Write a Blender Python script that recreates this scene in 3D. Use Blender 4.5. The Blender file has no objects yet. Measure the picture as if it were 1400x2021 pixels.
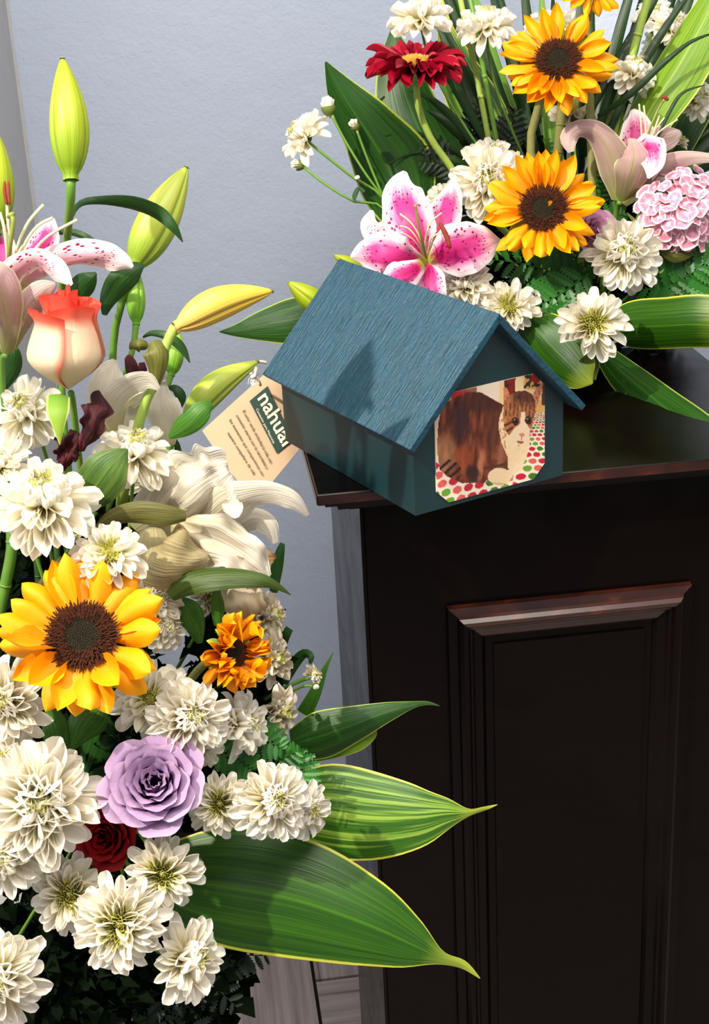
import bpy, math, random
from mathutils import Vector, Matrix, noise

# ------------------------------------------------------------------ camera
SC = bpy.context.scene
COL = SC.collection
PI = math.pi
F = 2910.0                       # focal length for a 1400 x 2021 picture
TZ = 1.05                        # height of the pedestal top above the floor
PITCH, ROLL, YAW = 0.3933, -0.0521, 0.1074
CAM = Vector((-0.1002, -1.2365, 0.4962 + TZ))
fw = Vector((math.sin(YAW) * math.cos(PITCH), math.cos(YAW) * math.cos(PITCH), -math.sin(PITCH)))
_r0 = Vector((math.cos(YAW), -math.sin(YAW), 0)); _u0 = _r0.cross(fw)
rt = math.cos(ROLL) * _r0 + math.sin(ROLL) * _u0
up = -math.sin(ROLL) * _r0 + math.cos(ROLL) * _u0
cd = bpy.data.cameras.new('camera'); cam = bpy.data.objects.new('camera', cd); COL.objects.link(cam)
cd.sensor_fit = 'VERTICAL'; cd.sensor_height = 36; cd.lens = F * 36 / 2021; cd.clip_start = .02
m = Matrix.Identity(4)
for i in range(3):
    m[i][0], m[i][1], m[i][2], m[i][3] = rt[i], up[i], -fw[i], CAM[i]
cam.matrix_world = m; SC.camera = cam

# ------------------------------------------------------------------ light and exposure
SC.view_settings.view_transform = 'Standard'; SC.view_settings.look = 'None'
SC.view_settings.exposure = 0.10; SC.view_settings.gamma = 1; SC.view_settings.use_curve_mapping = False
wd = bpy.data.worlds.new('World'); SC.world = wd; wd.use_nodes = True
bg = wd.node_tree.nodes['Background']; bg.inputs[0].default_value = (.90, .92, 1.0, 1); bg.inputs[1].default_value = .50
def area(name, loc, target, size, power, col):
    l = bpy.data.lights.new(name, 'AREA'); l.shape = 'RECTANGLE'; l.size, l.size_y = size; l.energy = power; l.color = col
    o = bpy.data.objects.new(name, l); COL.objects.link(o); o.location = loc
    o.rotation_euler = (Vector(target) - Vector(loc)).to_track_quat('-Z', 'Y').to_euler(); return o
area('key_lamp', (-1.493, -1.1225, 3.037), (.066, .0555, 1.17), (.055, .055), 108, (1.0, .92, .80))
area('ceiling_lamp', (.1, -.9, 2.9), (.1, .1, 1.0), (1.4, .9), 56, (1.0, .93, .83))
area('cool_fill', (-2.6, -1.0, 1.9), (.1, .3, 1.1), (1.2, 1.4), 18, (.80, .90, 1.0))  # soft cool fill added from the left

random.seed(7)
rnd = random.random
def uni(a, b): return a + (b - a) * rnd()

# ------------------------------------------------------------------ helpers
def ray(px, py): return fw + (px - 700) / F * rt - (py - 1010.5) / F * up
def V(px, py, D): return CAM + ray(px, py) * D
def cdir(x, y, z): return (rt * x + up * y - fw * z).normalized()
def onplane(px, py, p0, n):
    d = ray(px, py); return CAM + d * ((p0 - CAM).dot(n) / d.dot(n))
def srgb(h):
    if isinstance(h, str): h = [int(h[i:i + 2], 16) / 255 for i in (0, 2, 4)]
    return tuple((c / 12.92 if c <= .04045 else ((c + .055) / 1.055) ** 2.4) for c in h) + (1,)

def thing(name, label, cat, loc=(0, 0, 0), group=None, rot=None, data=None):
    o = bpy.data.objects.new(name, data); COL.objects.link(o); o['label'] = label; o['category'] = cat
    if group: o['group'] = group
    if rot is not None:
        mm = rot.to_4x4(); mm.translation = loc; o.matrix_world = mm
    else: o.matrix_world = Matrix.Translation(loc)
    if data is None: o.empty_display_size = .01
    return o
def part(name, data, parent, mat=None, mx=None, kind=None, label=None):
    o = bpy.data.objects.new(name, data); COL.objects.link(o); o.parent = parent
    if mat is not None and not data.materials: data.materials.append(mat)
    if mx is not None: o.matrix_basis = mx
    if kind: o['kind'] = kind
    if label: o['label'] = label
    return o
class MB:
    def __init__(s): s.v = []; s.f = []; s.uv = []
    def grid(s, nu, nv, fn, closed=False):
        b = len(s.v)
        for j in range(nv + 1):
            for i in range(nu + 1):
                u, v = -1 + 2 * i / nu, j / nv
                s.v.append(tuple(fn(u, v))); s.uv.append(((u + 1) / 2, v))
        for j in range(nv):
            for i in range(nu):
                a = b + j * (nu + 1) + i
                s.f.append((a, a + 1, a + nu + 2, a + nu + 1))
    def box(s, x0, y0, z0, x1, y1, z1, T=None):
        b = len(s.v)
        for z in (z0, z1):
            for x, y in ((x0, y0), (x1, y0), (x1, y1), (x0, y1)):
                p = Vector((x, y, z)); p = T @ p if T is not None else p
                s.v.append(tuple(p)); s.uv.append((0.5, .5))
        for q in ((0, 3, 2, 1), (4, 5, 6, 7), (0, 1, 5, 4), (1, 2, 6, 5), (2, 3, 7, 6), (3, 0, 4, 7)): s.f.append(tuple(b + k for k in q))
    def poly(s, pts, faces):
        b = len(s.v); s.v += [tuple(p) for p in pts]; s.uv += [(.5, .5)] * len(pts); s.f += [tuple(b + k for k in q) for q in faces]
    def tube(s, pts, rad, n=8, cap=True):
        pts = [Vector(p) for p in pts]; b = len(s.v); N = len(pts)
        ref = None
        for j, p in enumerate(pts):
            t = (pts[min(j + 1, N - 1)] - pts[max(j - 1, 0)]).normalized()
            if ref is None: ref = t.orthogonal().normalized()
            ref = (ref - t * ref.dot(t)).normalized(); w = t.cross(ref)
            r = rad(j / (N - 1)) if callable(rad) else rad
            for i in range(n):
                a = 2 * PI * i / n
                s.v.append(tuple(p + (ref * math.cos(a) + w * math.sin(a)) * r)); s.uv.append((i / n, j / (N - 1)))
        for j in range(N - 1):
            for i in range(n):
                a, c = b + j * n + i, b + j * n + (i + 1) % n
                s.f.append((a, c, c + n, a + n))
        if cap:
            s.f.append(tuple(b + i for i in reversed(range(n)))); s.f.append(tuple(b + (N - 1) * n + i for i in range(n)))
    def mesh(s, name, mat=None, smooth=True, off=None):
        me = bpy.data.meshes.new(name)
        vs = s.v if off is None else [(x - off[0], y - off[1], z - off[2]) for x, y, z in s.v]
        me.from_pydata(vs, [], s.f)
        ul = me.uv_layers.new(name='UVMap')
        buf = []
        for q in s.f:
            for k in q: buf += s.uv[k]
        ul.data.foreach_set('uv', buf)
        if smooth: me.polygons.foreach_set('use_smooth', [True] * len(me.polygons))
        me.update()
        if mat is not None: me.materials.append(mat)
        return me
def catmull(P, n):
    out = []; N = len(P)
    for k in range(n + 1):
        t = k / n * (N - 1); i = min(int(t), N - 2); f = t - i
        p0, p1, p2, p3 = P[max(i - 1, 0)], P[i], P[i + 1], P[min(i + 2, N - 1)]
        out.append(tuple(.5 * ((2 * b) + (-a + c) * f + (2 * a - 5 * b + 4 * c - d) * f * f + (-a + 3 * b - 3 * c + d) * f ** 3) for a, b, c, d in zip(p0, p1, p2, p3)))
    return out
def smooth01(a, b, x):
    t = max(0, min(1, (x - a) / (b - a))); return t * t * (3 - 2 * t)

# ------------------------------------------------------------------ materials
def NT(name):
    mt = bpy.data.materials.new(name); mt.use_nodes = True; t = mt.node_tree; t.nodes.clear()
    def N(ty, **kw):
        n = t.nodes.new(ty)
        for k, v in kw.items():
            if k.startswith('i_'):
                key = k[2:]; key = int(key) if key.isdigit() else key.replace('_', ' ')
                if hasattr(v, 'is_output'): t.links.new(v, n.inputs[key])
                else: n.inputs[key].default_value = v
            else: setattr(n, k, v)
        return n
    def math_(op, a, b=0.0, c=None, clamp=False):
        n = t.nodes.new('ShaderNodeMath'); n.operation = op; n.use_clamp = clamp
        for i, x in enumerate((a, b) if c is None else (a, b, c)):
            if hasattr(x, 'is_output'): t.links.new(x, n.inputs[i])
            else: n.inputs[i].default_value = x
        return n.outputs[0]
    def mix(f, a, b, mode='MIX'):
        n = t.nodes.new('ShaderNodeMix'); n.data_type = 'RGBA'; n.blend_type = mode
        for k, x in ((0, f), (6, a), (7, b)):
            if hasattr(x, 'is_output'): t.links.new(x, n.inputs[k])
            else: n.inputs[k].default_value = x
        return n.outputs[2]
    def ramp(f, stops, interp='LINEAR'):
        n = t.nodes.new('ShaderNodeValToRGB'); e = n.color_ramp; e.interpolation = interp
        while len(e.elements) > 1: e.elements.remove(e.elements[-1])
        for i, (p, c) in enumerate(stops):
            el = e.elements[0] if i == 0 else e.elements.new(p)
            el.position = p; el.color = c if isinstance(c, tuple) and len(c) == 4 else srgb(c)
        t.links.new(f, n.inputs[0]); return n.outputs[0]
    def uv():
        n = t.nodes.new('ShaderNodeUVMap'); s = t.nodes.new('ShaderNodeSeparateXYZ'); t.links.new(n.outputs[0], s.inputs[0])
        u = math_('ABSOLUTE', math_('MULTIPLY_ADD', s.outputs[0], 2, -1)); return n.outputs[0], s.outputs[0], s.outputs[1], u
    def scaled(vec, s, loc=(0, 0, 0)):
        n = t.nodes.new('ShaderNodeMapping'); n.inputs['Scale'].default_value = s; n.inputs['Location'].default_value = loc; t.links.new(vec, n.inputs[0]); return n.outputs[0]
    def bump(h, strength, dist=.001):
        n = t.nodes.new('ShaderNodeBump'); n.inputs['Strength'].default_value = strength; n.inputs['Distance'].default_value = dist; t.links.new(h, n.inputs['Height']); return n.outputs[0]
    def out(col, rough=.5, spec=.5, trans=0, normal=None, coat=0, coat_rough=.1, rnd_val=0):
        if rnd_val:
            oi = t.nodes.new('ShaderNodeObjectInfo')
            h = t.nodes.new('ShaderNodeHueSaturation'); t.links.new(col, h.inputs['Color'])
            t.links.new(math_('MULTIPLY_ADD', oi.outputs['Random'], rnd_val, 1 - rnd_val), h.inputs['Value']); col = h.outputs[0]
        p = t.nodes.new('ShaderNodeBsdfPrincipled')
        if hasattr(col, 'is_output'): t.links.new(col, p.inputs['Base Color'])
        else: p.inputs['Base Color'].default_value = col
        if hasattr(rough, 'is_output'): t.links.new(rough, p.inputs['Roughness'])
        else: p.inputs['Roughness'].default_value = rough
        p.inputs['Specular IOR Level'].default_value = spec
        p.inputs['Coat Weight'].default_value = coat; p.inputs['Coat Roughness'].default_value = coat_rough
        if normal is not None: t.links.new(normal, p.inputs['Normal'])
        sh = p.outputs[0]
        if trans:
            tr = t.nodes.new('ShaderNodeBsdfTranslucent')
            if hasattr(col, 'is_output'): t.links.new(col, tr.inputs[0])
            else: tr.inputs[0].default_value = col
            mx = t.nodes.new('ShaderNodeMixShader'); mx.inputs[0].default_value = trans
            t.links.new(sh, mx.inputs[1]); t.links.new(tr.outputs[0], mx.inputs[2]); sh = mx.outputs[0]
        o = t.nodes.new('ShaderNodeOutputMaterial'); t.links.new(sh, o.inputs[0]); return mt
    class Q: pass
    q = Q(); q.N, q.math, q.mix, q.ramp, q.uv, q.scaled, q.bump, q.out, q.t = N, math_, mix, ramp, uv, scaled, bump, out, t
    return q
def noise_tex(q, vec, scale, detail=3, rough=.5):
    n = q.t.nodes.new('ShaderNodeTexNoise'); n.inputs['Scale'].default_value = scale; n.inputs['Detail'].default_value = detail; n.inputs['Roughness'].default_value = rough
    if vec is not None: q.t.links.new(vec, n.inputs['Vector'])
    return n.outputs[0]
def obj_co(q):
    return q.t.nodes.new('ShaderNodeTexCoord').outputs['Object']

def petal_mat(name, stops, edge=None, edge_at=(.7, 1.0), rough=.55, trans=.22, vein=.25, spec=.3, rv=.06, bumpk=.35, rib=None):
    q = NT(name); uvv, u0, v, u = q.uv()
    c = q.ramp(v, stops)
    if edge: c = q.mix(q.ramp(u, [(edge_at[0], (0, 0, 0, 1)), (edge_at[1], (1, 1, 1, 1))]), c, srgb(edge))
    st = noise_tex(q, q.scaled(uvv, (26, 1.6, 1)), 1.0, 2)
    if rib: c = q.mix(q.ramp(q.math('ADD', u, q.math('MULTIPLY', v, .25)), [(.05, (.85, .85, .85, 1)), (.28, (0, 0, 0, 1))]), c, srgb(rib))
    c = q.mix(q.math('MULTIPLY', st, vein), c, q.mix(1, c, (.78, .76, .72, 1), 'MULTIPLY'))
    return q.out(c, rough, spec, trans, q.bump(st, bumpk, .0006 if bumpk < .5 else .0016), rnd_val=rv)
def plain(name, col, rough=.5, spec=.4, trans=0, var=None, scale=60, bumps=0, coat=0, rv=0):
    q = NT(name); co = obj_co(q); n = noise_tex(q, co, scale)
    c = q.mix(n, srgb(col), srgb(var or col))
    return q.out(c, rough, spec, trans, q.bump(n, bumps, .001) if bumps else None, coat=coat, rnd_val=rv)
def leaf_mat(name, dark, mid, light, margin=None, tip=None, rough=.40, stripes=24, spec=.35, trans=.12, streak=.5, rib=True, mw=.93):
    q = NT(name); uvv, u0, v, u = q.uv()
    s1 = noise_tex(q, q.scaled(uvv, (stripes, 1.3, 1)), 1.0, 3, .6)
    s2 = noise_tex(q, q.scaled(uvv, (stripes * 3.2, 3, 1), (3, 1, 0)), 1.0, 1)
    c = q.ramp(s1, [(.30, dark), (.48, mid), (.50 + .3 * (1.05 - streak), light)])
    c = q.mix(q.math('MULTIPLY', s2, .35), c, srgb(dark))
    if tip: c = q.mix(q.ramp(q.math('ADD', v, q.math('MULTIPLY', s1, .18)), [(.72, (0, 0, 0, 1)), (1.0, (1, 1, 1, 1))]), c, srgb(tip))
    if margin:
        e = q.math('ADD', u, q.math('MULTIPLY_ADD', s1, .10, -.05))
        c = q.mix(q.ramp(e, [(mw, (0, 0, 0, 1)), (mw + .035, (1, 1, 1, 1))]), c, srgb(margin))
    if rib: c = q.mix(q.ramp(u, [(.0, (.8, .8, .8, 1)), (.035, (0, 0, 0, 1))]), c, srgb(light))
    h = q.math('ADD', s1, q.math('MULTIPLY', s2, .5))
    return q.out(c, rough, spec, trans, q.bump(h, .45, .0012), rnd_val=.10)

W_PETAL = petal_mat('white_petal', [(0, 'e0da9c'), (.25, 'f3ecce'), (.5, 'fbf6e8'), (1, 'fefaf0')], rough=.6, trans=.36, vein=.15)
W_PALE = petal_mat('pale_petal', [(0, 'd6d27c'), (.35, 'ece6b8'), (.8, 'f4efd8'), (1, 'f5f0e0')], rough=.6)
W_MID = petal_mat('cream_yellow_floret', [(0, 'a8b02a'), (.5, 'd6d45c'), (1, 'eeeaa8')], rough=.6)
W_OLD = petal_mat('aged_white_petal', [(0, 'b8a878'), (.4, 'e0d8c0'), (1, 'ece5d6')], edge='cdb996', rough=.65)
SUN_P = petal_mat('sunflower_petal', [(0, 'ec9400'), (.35, 'fba800'), (1, 'ffb903')], rough=.5, trans=.25, vein=.4, rv=.06)
SUN_O = petal_mat('orange_sunflower_petal', [(0, 'e08000'), (.4, 'fa9e00'), (1, 'ffb40c')], rough=.5, trans=.2, vein=.5, rv=.14)
SUN_RIM = plain('sunflower_rim_floret', '240e06', .85, var='4e220a', scale=500, spec=.2)
SUN_CORE = plain('sunflower_core_floret', '120d07', .85, var='2a2413', scale=500, spec=.2)
GERB = petal_mat('crimson_petal', [(0, '78031c'), (.5, '9e0526'), (1, 'ae082a')], rough=.45, trans=.10, vein=.5, rv=.2)
GERB_C = plain('gerbera_floret', 'c98a2c', .7, var='e2c05a', scale=300)
CORAL = petal_mat('coral_rose_petal', [(0, 'dccf98'), (.35, 'e8d4ae'), (.72, 'ecc4a4'), (.86, 'f0785c'), (1, 'ec4c3c')], edge='ee5a48', edge_at=(.78, 1.0), rough=.5, rv=.03)
CORAL_IN = petal_mat('coral_inner_petal', [(0, 'f0c8a0'), (.4, 'f09a78'), (.7, 'ee6450'), (1, 'e84838')], rough=.5, rv=.05)
LILAC = petal_mat('lilac_rose_petal', [(0, '7c4c84'), (.4, '966ca4'), (.8, 'ac8ab6'), (1, 'c0a0be')], rough=.5, rv=.10)
LILAC2 = petal_mat('pink_rose_petal', [(0, 'a05a84'), (.5, 'bd7aa4'), (1, 'cf97ba')], rough=.5, rv=.10)
REDROSE = petal_mat('red_rose_petal', [(0, '5a0206'), (.6, '8c060c'), (1, 'a60a12')], rough=.6, trans=.05, rv=.2)
WINE = petal_mat('dried_wine_petal', [(0, '2e0c10'), (.6, '4a121a'), (1, '641e28')], rough=.65, trans=.05, vein=1.2, bumpk=.9)
LILYW = petal_mat('white_lily_petal', [(0, 'bdb676'), (.2, 'd6ccb2'), (.7, 'ddd4c4'), (1, 'e0d8ca')], edge='e8e2d6', edge_at=(.8, 1), rough=.5, trans=.35, vein=1.0, bumpk=.9)
LILYT = petal_mat('translucent_wilted_petal', [(0, 'bfb488'), (.5, 'b3a476'), (1, 'c4b68e')], edge='c8a070', edge_at=(.92, 1.0), rough=.45, trans=.4, vein=1.0, bumpk=.9)
LILYD = petal_mat('browned_petal', [(0, 'd8cdb2'), (.55, 'cfc0a0'), (.8, 'b88e54'), (1, '7e5430')], rough=.6, trans=.3, vein=1.0)
LILYB = petal_mat('mauve_lily_back', [(0, '96a044'), (.22, 'b09a86'), (.6, 'c09a9c'), (1, 'e2cec4')], edge='e8e0b8', edge_at=(.88, 1.0), rough=.5, trans=.25, vein=1.3, bumpk=.9, rib='a8a468')
def stargazer(name, strong=1.0, base='f6eaea', blush=.55):
    q = NT(name); uvv, u0, v, u = q.uv()
    n = noise_tex(q, q.scaled(uvv, (5, 2, 1)), 1.5, 3)
    st = noise_tex(q, q.scaled(uvv, (30, 2, 1)), 1.0, 2)
    across = q.ramp(q.math('ADD', u, q.math('MULTIPLY_ADD', n, .5, -.25)), [(.42, (1, 1, 1, 1)), (.92, (0, 0, 0, 1))])
    along = q.ramp(q.math('ADD', v, q.math('MULTIPLY_ADD', n, .3, -.15)), [(.0, (.5, .5, .5, 1)), (.12, (1, 1, 1, 1)), (.62, (.95, .95, .95, 1)), (.92, (0, 0, 0, 1))])
    msk = q.math('MULTIPLY', q.math('MULTIPLY', across, along), strong)
    c = q.mix(msk, srgb(base), srgb('c82484'))
    deep = q.math('MULTIPLY', q.math('MULTIPLY', q.ramp(u, [(.0, (1, 1, 1, 1)), (.60, (0, 0, 0, 1))]), q.ramp(v, [(.1, (1, 1, 1, 1)), (.72, (0, 0, 0, 1))])), strong)
    c = q.mix(deep, c, srgb('b6084c'))
    vo = q.t.nodes.new('ShaderNodeTexVoronoi'); vo.inputs['Scale'].default_value = 1; vo.inputs['Randomness'].default_value = .8
    q.t.links.new(q.scaled(uvv, (12, 20, 1)), vo.inputs['Vector'])
    sp = q.math('MULTIPLY', q.ramp(vo.outputs['Distance'], [(.27, (1, 1, 1, 1)), (.34, (0, 0, 0, 1))]), q.ramp(q.math('MULTIPLY', across, q.ramp(v, [(.6, (1, 1, 1, 1)), (.82, (0, 0, 0, 1))])), [(.18, (0, 0, 0, 1)), (.3, (1, 1, 1, 1))]))
    c = q.mix(sp, c, srgb('8c0840'))
    c = q.mix(q.ramp(v, [(.03, (1, 1, 1, 1)), (.14, (0, 0, 0, 1))]), c, srgb('9aa030'))
    return q.out(c, .45, .35, .18, q.bump(q.math('ADD', st, q.math('MULTIPLY', sp, -1)), .35, .0008))
STAR = stargazer('stargazer_petal'); STAR_PALE = stargazer('pale_stargazer_petal', .45, 'f3e2da')
FILAM = plain('pale_green_filament', 'd8d68a', .5, var='e6dfb0', spec=.4)
ANTHER = plain('rust_anther', '5e1a0c', .8, var='8c3414', scale=300)
PISTIL = plain('green_pistil', '8c9434', .45, var='6c7040')
def bud_mat(name, a, b, c2, groove):
    q = NT(name); uvv, u0, v, u = q.uv()
    st = noise_tex(q, q.scaled(uvv, (60, 1.2, 1)), 1.0, 3)
    big = noise_tex(q, q.scaled(uvv, (3, 1.5, 1)), 1.5, 2)
    c = q.mix(q.ramp(v, [(.1, (0, 0, 0, 1)), (.6, (1, 1, 1, 1))]), srgb(a), srgb(b))
    c = q.mix(q.math('MULTIPLY', q.ramp(big, [(.5, (0, 0, 0, 1)), (.75, (1, 1, 1, 1))]), .6), c, srgb(c2))
    c = q.mix(q.math('MULTIPLY', st, .5), c, srgb(groove))
    gr = q.math('ABSOLUTE', q.math('SINE', q.math('MULTIPLY_ADD', u0, 3 * PI, -1.5 * PI + .6)))
    c = q.mix(q.ramp(gr, [(.0, (.65, .65, .65, 1)), (.16, (0, 0, 0, 1))]), c, srgb(groove))
    c = q.mix(q.ramp(v, [(.955, (0, 0, 0, 1)), (.99, (1, 1, 1, 1))]), c, srgb('6a7a20'))
    return q.out(c, .42, .4, .12, q.bump(st, .5, .0008))
BUD_G = bud_mat('green_yellow_bud', '7c9a16', 'aab61c', 'c4bc28', '62801a')
BUD_L = bud_mat('lime_bud', '8aa428', 'b4bc40', 'c8b858', '78963a')
BUD_S = bud_mat('fresh_green_bud', '5f9a1c', '8fbf34', '9cc840', '5a8a1c')
BUD_Y = bud_mat('yellow_bud', 'd6b45c', 'e6c63c', 'e6c880', 'b08a38')
STEM = plain('green_stem', '4c7a22', .45, var='6c9432', scale=90, rv=.15)
STEM_L = plain('light_green_stem', '86a03c', .5, var='9cb450', scale=120)
STEM_B = plain('brownish_hairy_stem', '74783c', .7, var='8f8a52', scale=160, bumps=.6)
STEM_D = plain('dark_stem', '24401a', .5, var='3a5a20', scale=80)
CALYX = plain('green_calyx', '4a5c20', .6, var='6e7c38', scale=200, bumps=.4)
LEAF_BIG = leaf_mat('broad_variegated_leaf', '193c06', '275106', '3f6c0c', margin='b9b83c', tip='a8b83a', streak=.25)
LEAF_PALE = leaf_mat('pale_streaked_leaf', '1c4208', '386412', '88a83c', margin='c8c44a', tip='b9c23c', streak=.78, stripes=16)
LEAF_DEEP = leaf_mat('deep_green_leaf', '13350a', '1c460a', '336212', margin='9fae3c', streak=.3)
LEAF_LIME = leaf_mat('lime_leaf', '5c8a1c', '78a022', 'a4c03c', margin='c6cf62', streak=.5, trans=.3)
LILY_LEAF = leaf_mat('lily_leaf', '12300a', '1b420e', '2a5814', rough=.38, streak=.2, stripes=12)
LILY_LEAF_M = leaf_mat('mid_lily_leaf', '2c5a14', '3c7018', '5a8c28', rough=.38, streak=.3, stripes=14)
ROSE_LEAF = leaf_mat('rose_leaf', '2c4a18', '456424', '6a8434', rough=.5, streak=.35, stripes=7, margin='7a5a44', mw=.95)
OLIVE_LEAF = leaf_mat('withered_olive_leaf', '4a4a1c', '5e6024', '7c7a30', rough=.5, streak=.5, stripes=8, margin='6a4a30')
BROWN_LEAF = leaf_mat('browning_leaf', '4a3c20', '5c5a28', '66702c', rough=.55, streak=.5, stripes=5)
LEAF_OL = leaf_mat('olive_lily_leaf', '22340c', '34480f', '4c601c', rough=.42, streak=.3, stripes=14)
BLADE = leaf_mat('dark_grass_blade', '0a2206', '12320a', '284c12', rough=.35, streak=.3, stripes=6, rib=True)
BLADE_L = leaf_mat('light_grass_blade', '3c6a1c', '5c8c28', '86ac44', rough=.4, streak=.5, stripes=6)
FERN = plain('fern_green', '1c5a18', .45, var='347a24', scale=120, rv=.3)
FERN_D = plain('shaded_fern_green', '081a08', .6, var='10280e', scale=120, rv=.3)  # darkened copy of the fern green, shade put into the colour
FILL = plain('shaded_foliage', '040a03', .8, var='0a1806', scale=60, spec=.05)  # leaf green taken near black, deep shade painted into the base colour
FOAM = plain('soaked_floral_foam', '0a160b', .9, var='101f10')
SEPAL = petal_mat('rose_sepal', [(0, '5c8426'), (.6, '86a634'), (1, 'a4bc48')], edge='c8cf7a', edge_at=(.8, 1), trans=.1)
WILLIAM = petal_mat('pink_picotee_floret', [(0, 'f6dede'), (.25, 'efb2c2'), (.45, 'e48aa8'), (.74, 'e690ac'), (.86, 'f6d8dc'), (1, 'fbf0ec')], edge='f6dfe0', edge_at=(.8, 1.0), rough=.6, trans=.15)

# ------------------------------------------------------------------ generic plant builders
def prel(root, pts): return [Vector(p) - root.matrix_world.translation for p in pts]
def w2l(root): return (root.matrix_world if root.rotation_euler else root.matrix_world).inverted()
def ribbon_mb(pts, nu=6, nv=18, cup=.2, wave=0, wk=9, seed=0, crinkle=0, fold=0):
    """pts: (px, py, D, half width in px, roll) -> a curved blade along them"""
    P = [tuple(p) + (0,) * (5 - len(p)) for p in pts]
    S = catmull(P, nv)
    C = [V(s[0], s[1], s[2]) for s in S]
    rows = []
    for j in range(nv + 1):
        t = (C[min(j + 1, nv)] - C[max(j - 1, 0)]).normalized()
        vd = (CAM - C[j]).normalized()
        side = t.cross(vd)
        if side.length < 1e-4: side = rt.copy()
        side.normalize(); side = Matrix.Rotation(math.radians(S[j][4]), 3, t) @ side
        nr = side.cross(t).normalized()
        rows.append((C[j], side, nr, max(S[j][3], .05) * S[j][2] / F))
    mb = MB()
    def fn(u, v):
        j = min(int(round(v * nv)), nv); c, s, n, w = rows[j]
        z = -cup * w * u * u - fold * w * abs(u) + wave * w * math.sin(wk * v * 6.28 + seed + (1.7 if u > 0 else 0)) * abs(u) ** 1.5
        if crinkle:
            z += crinkle * w * (noise.noise(Vector((u * 1.6, v * 3.2, seed * 7.3))) * 1.2 + .5 * noise.noise(Vector((u * 4.5, v * 6.5, seed * 3.1)))) * smooth01(0, .25, v)
            w *= 1 + crinkle * .5 * noise.noise(Vector((v * 9, u * .3 + seed, 5.5)))
        return c + s * (u * w) + n * z
    mb.grid(nu, nv, fn); return mb
def leaf(name, label, pts, mat, cat='leaf', group=None, stem=None, stem_mat=None, stem_r=3, **kw):
    mb = ribbon_mb(pts, **kw); b = V(*pts[0][:3])
    o = thing(name, label, cat, b, group)
    part('blade', mb.mesh('blade', mat, off=b), o)
    if stem:
        c = [V(*s) for s in stem]; c = [Vector(p) for p in catmull([tuple(p) for p in c], 8)]
        t = MB(); t.tube(c, stem_r * pts[0][2] / F, 6); part('leaf_stalk', t.mesh('leaf_stalk', stem_mat or STEM, off=b), o)
    return o
def stem_part(root, pts, r, mat, name='stem', seg=10):
    """pts are world points"""
    c = [Vector(p) for p in catmull([tuple(p) for p in pts], seg)]
    inv = root.matrix_world.inverted()
    t = MB(); t.tube([inv @ p for p in c], r, 7)
    return part(name, t.mesh(name, mat), root)

def frame(n, spin=0):
    n = n.normalized(); a = up.cross(n)
    if a.length < .05: a = rt.copy()
    a.normalize(); b = n.cross(a)
    R = Matrix((a, b, n)).transposed()
    return R @ Matrix.Rotation(spin, 3, 'Z')
def petal_mx(base_r, phi, theta, L, W, z0=0, twist=0, thick=None):
    """petal local: y along, z upper face"""
    d = Vector((math.sin(theta) * math.cos(phi), math.sin(theta) * math.sin(phi), math.cos(theta)))
    n = Vector((-math.cos(theta) * math.cos(phi), -math.cos(theta) * math.sin(phi), math.sin(theta)))
    x = d.cross(n)
    R = Matrix((x * W, d * L, n * L)).transposed() @ Matrix.Rotation(twist, 3, 'Y')
    mm = R.to_4x4(); mm.translation = Vector((base_r * math.cos(phi), base_r * math.sin(phi), z0)); return mm

def unit_petal(name, mat, prof, bend=0.0, bend_tip=0.0, cup=.25, nu=4, nv=7, notch=0, ruffle=0, seed=0):
    """unit length and width petal; prof(v) -> half width; bend: angle along the length, positive = upwards"""
    ys, zs = [0], [0]; n = 24
    for k in range(n):
        v = (k + .5) / n; a = bend * v + bend_tip * smooth01(.6, 1, v)
        ys.append(ys[-1] + math.cos(a) / n); zs.append(zs[-1] + math.sin(a) / n)
    mb = MB()
    def fn(u, v):
        v = 1 - (1 - v) ** 1.75
        vv = v * (1 - notch * (1 - abs(u)) * smooth01(.8, 1, v)); k = min(int(vv * n), n - 1); f = vv * n - k
        y = ys[k] * (1 - f) + ys[k + 1] * f; z = zs[k] * (1 - f) + zs[k + 1] * f
        w = prof(v); a = bend * v
        c = cup * u * u * w + ruffle * math.sin(7 * v + 3 * u + seed) * abs(u) * w
        return (u * w, y - c * math.sin(a), z + c * math.cos(a))
    mb.grid(nu, nv, fn); return mb.mesh(name, mat)
spoon = lambda v: .5 * (.40 + .60 * math.sin(min(1, v / .66) * PI / 2)) * (1 if v < .76 else math.sqrt(max(.010, 1 - ((v - .76) / .24) ** 2)))
pointed = lambda v: .5 * (.42 + .58 * math.sin(min(1, v / .5) * PI / 2)) * (1 if v < .5 else max(.02, 1 - ((v - .5) / .5) ** 2.0))
strap = lambda v: .5 * (.6 + .4 * math.sin(min(1, v / .6) * PI / 2)) * (1 if v < .8 else math.sqrt(max(.02, 1 - ((v - .8) / .2) ** 2)))

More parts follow.
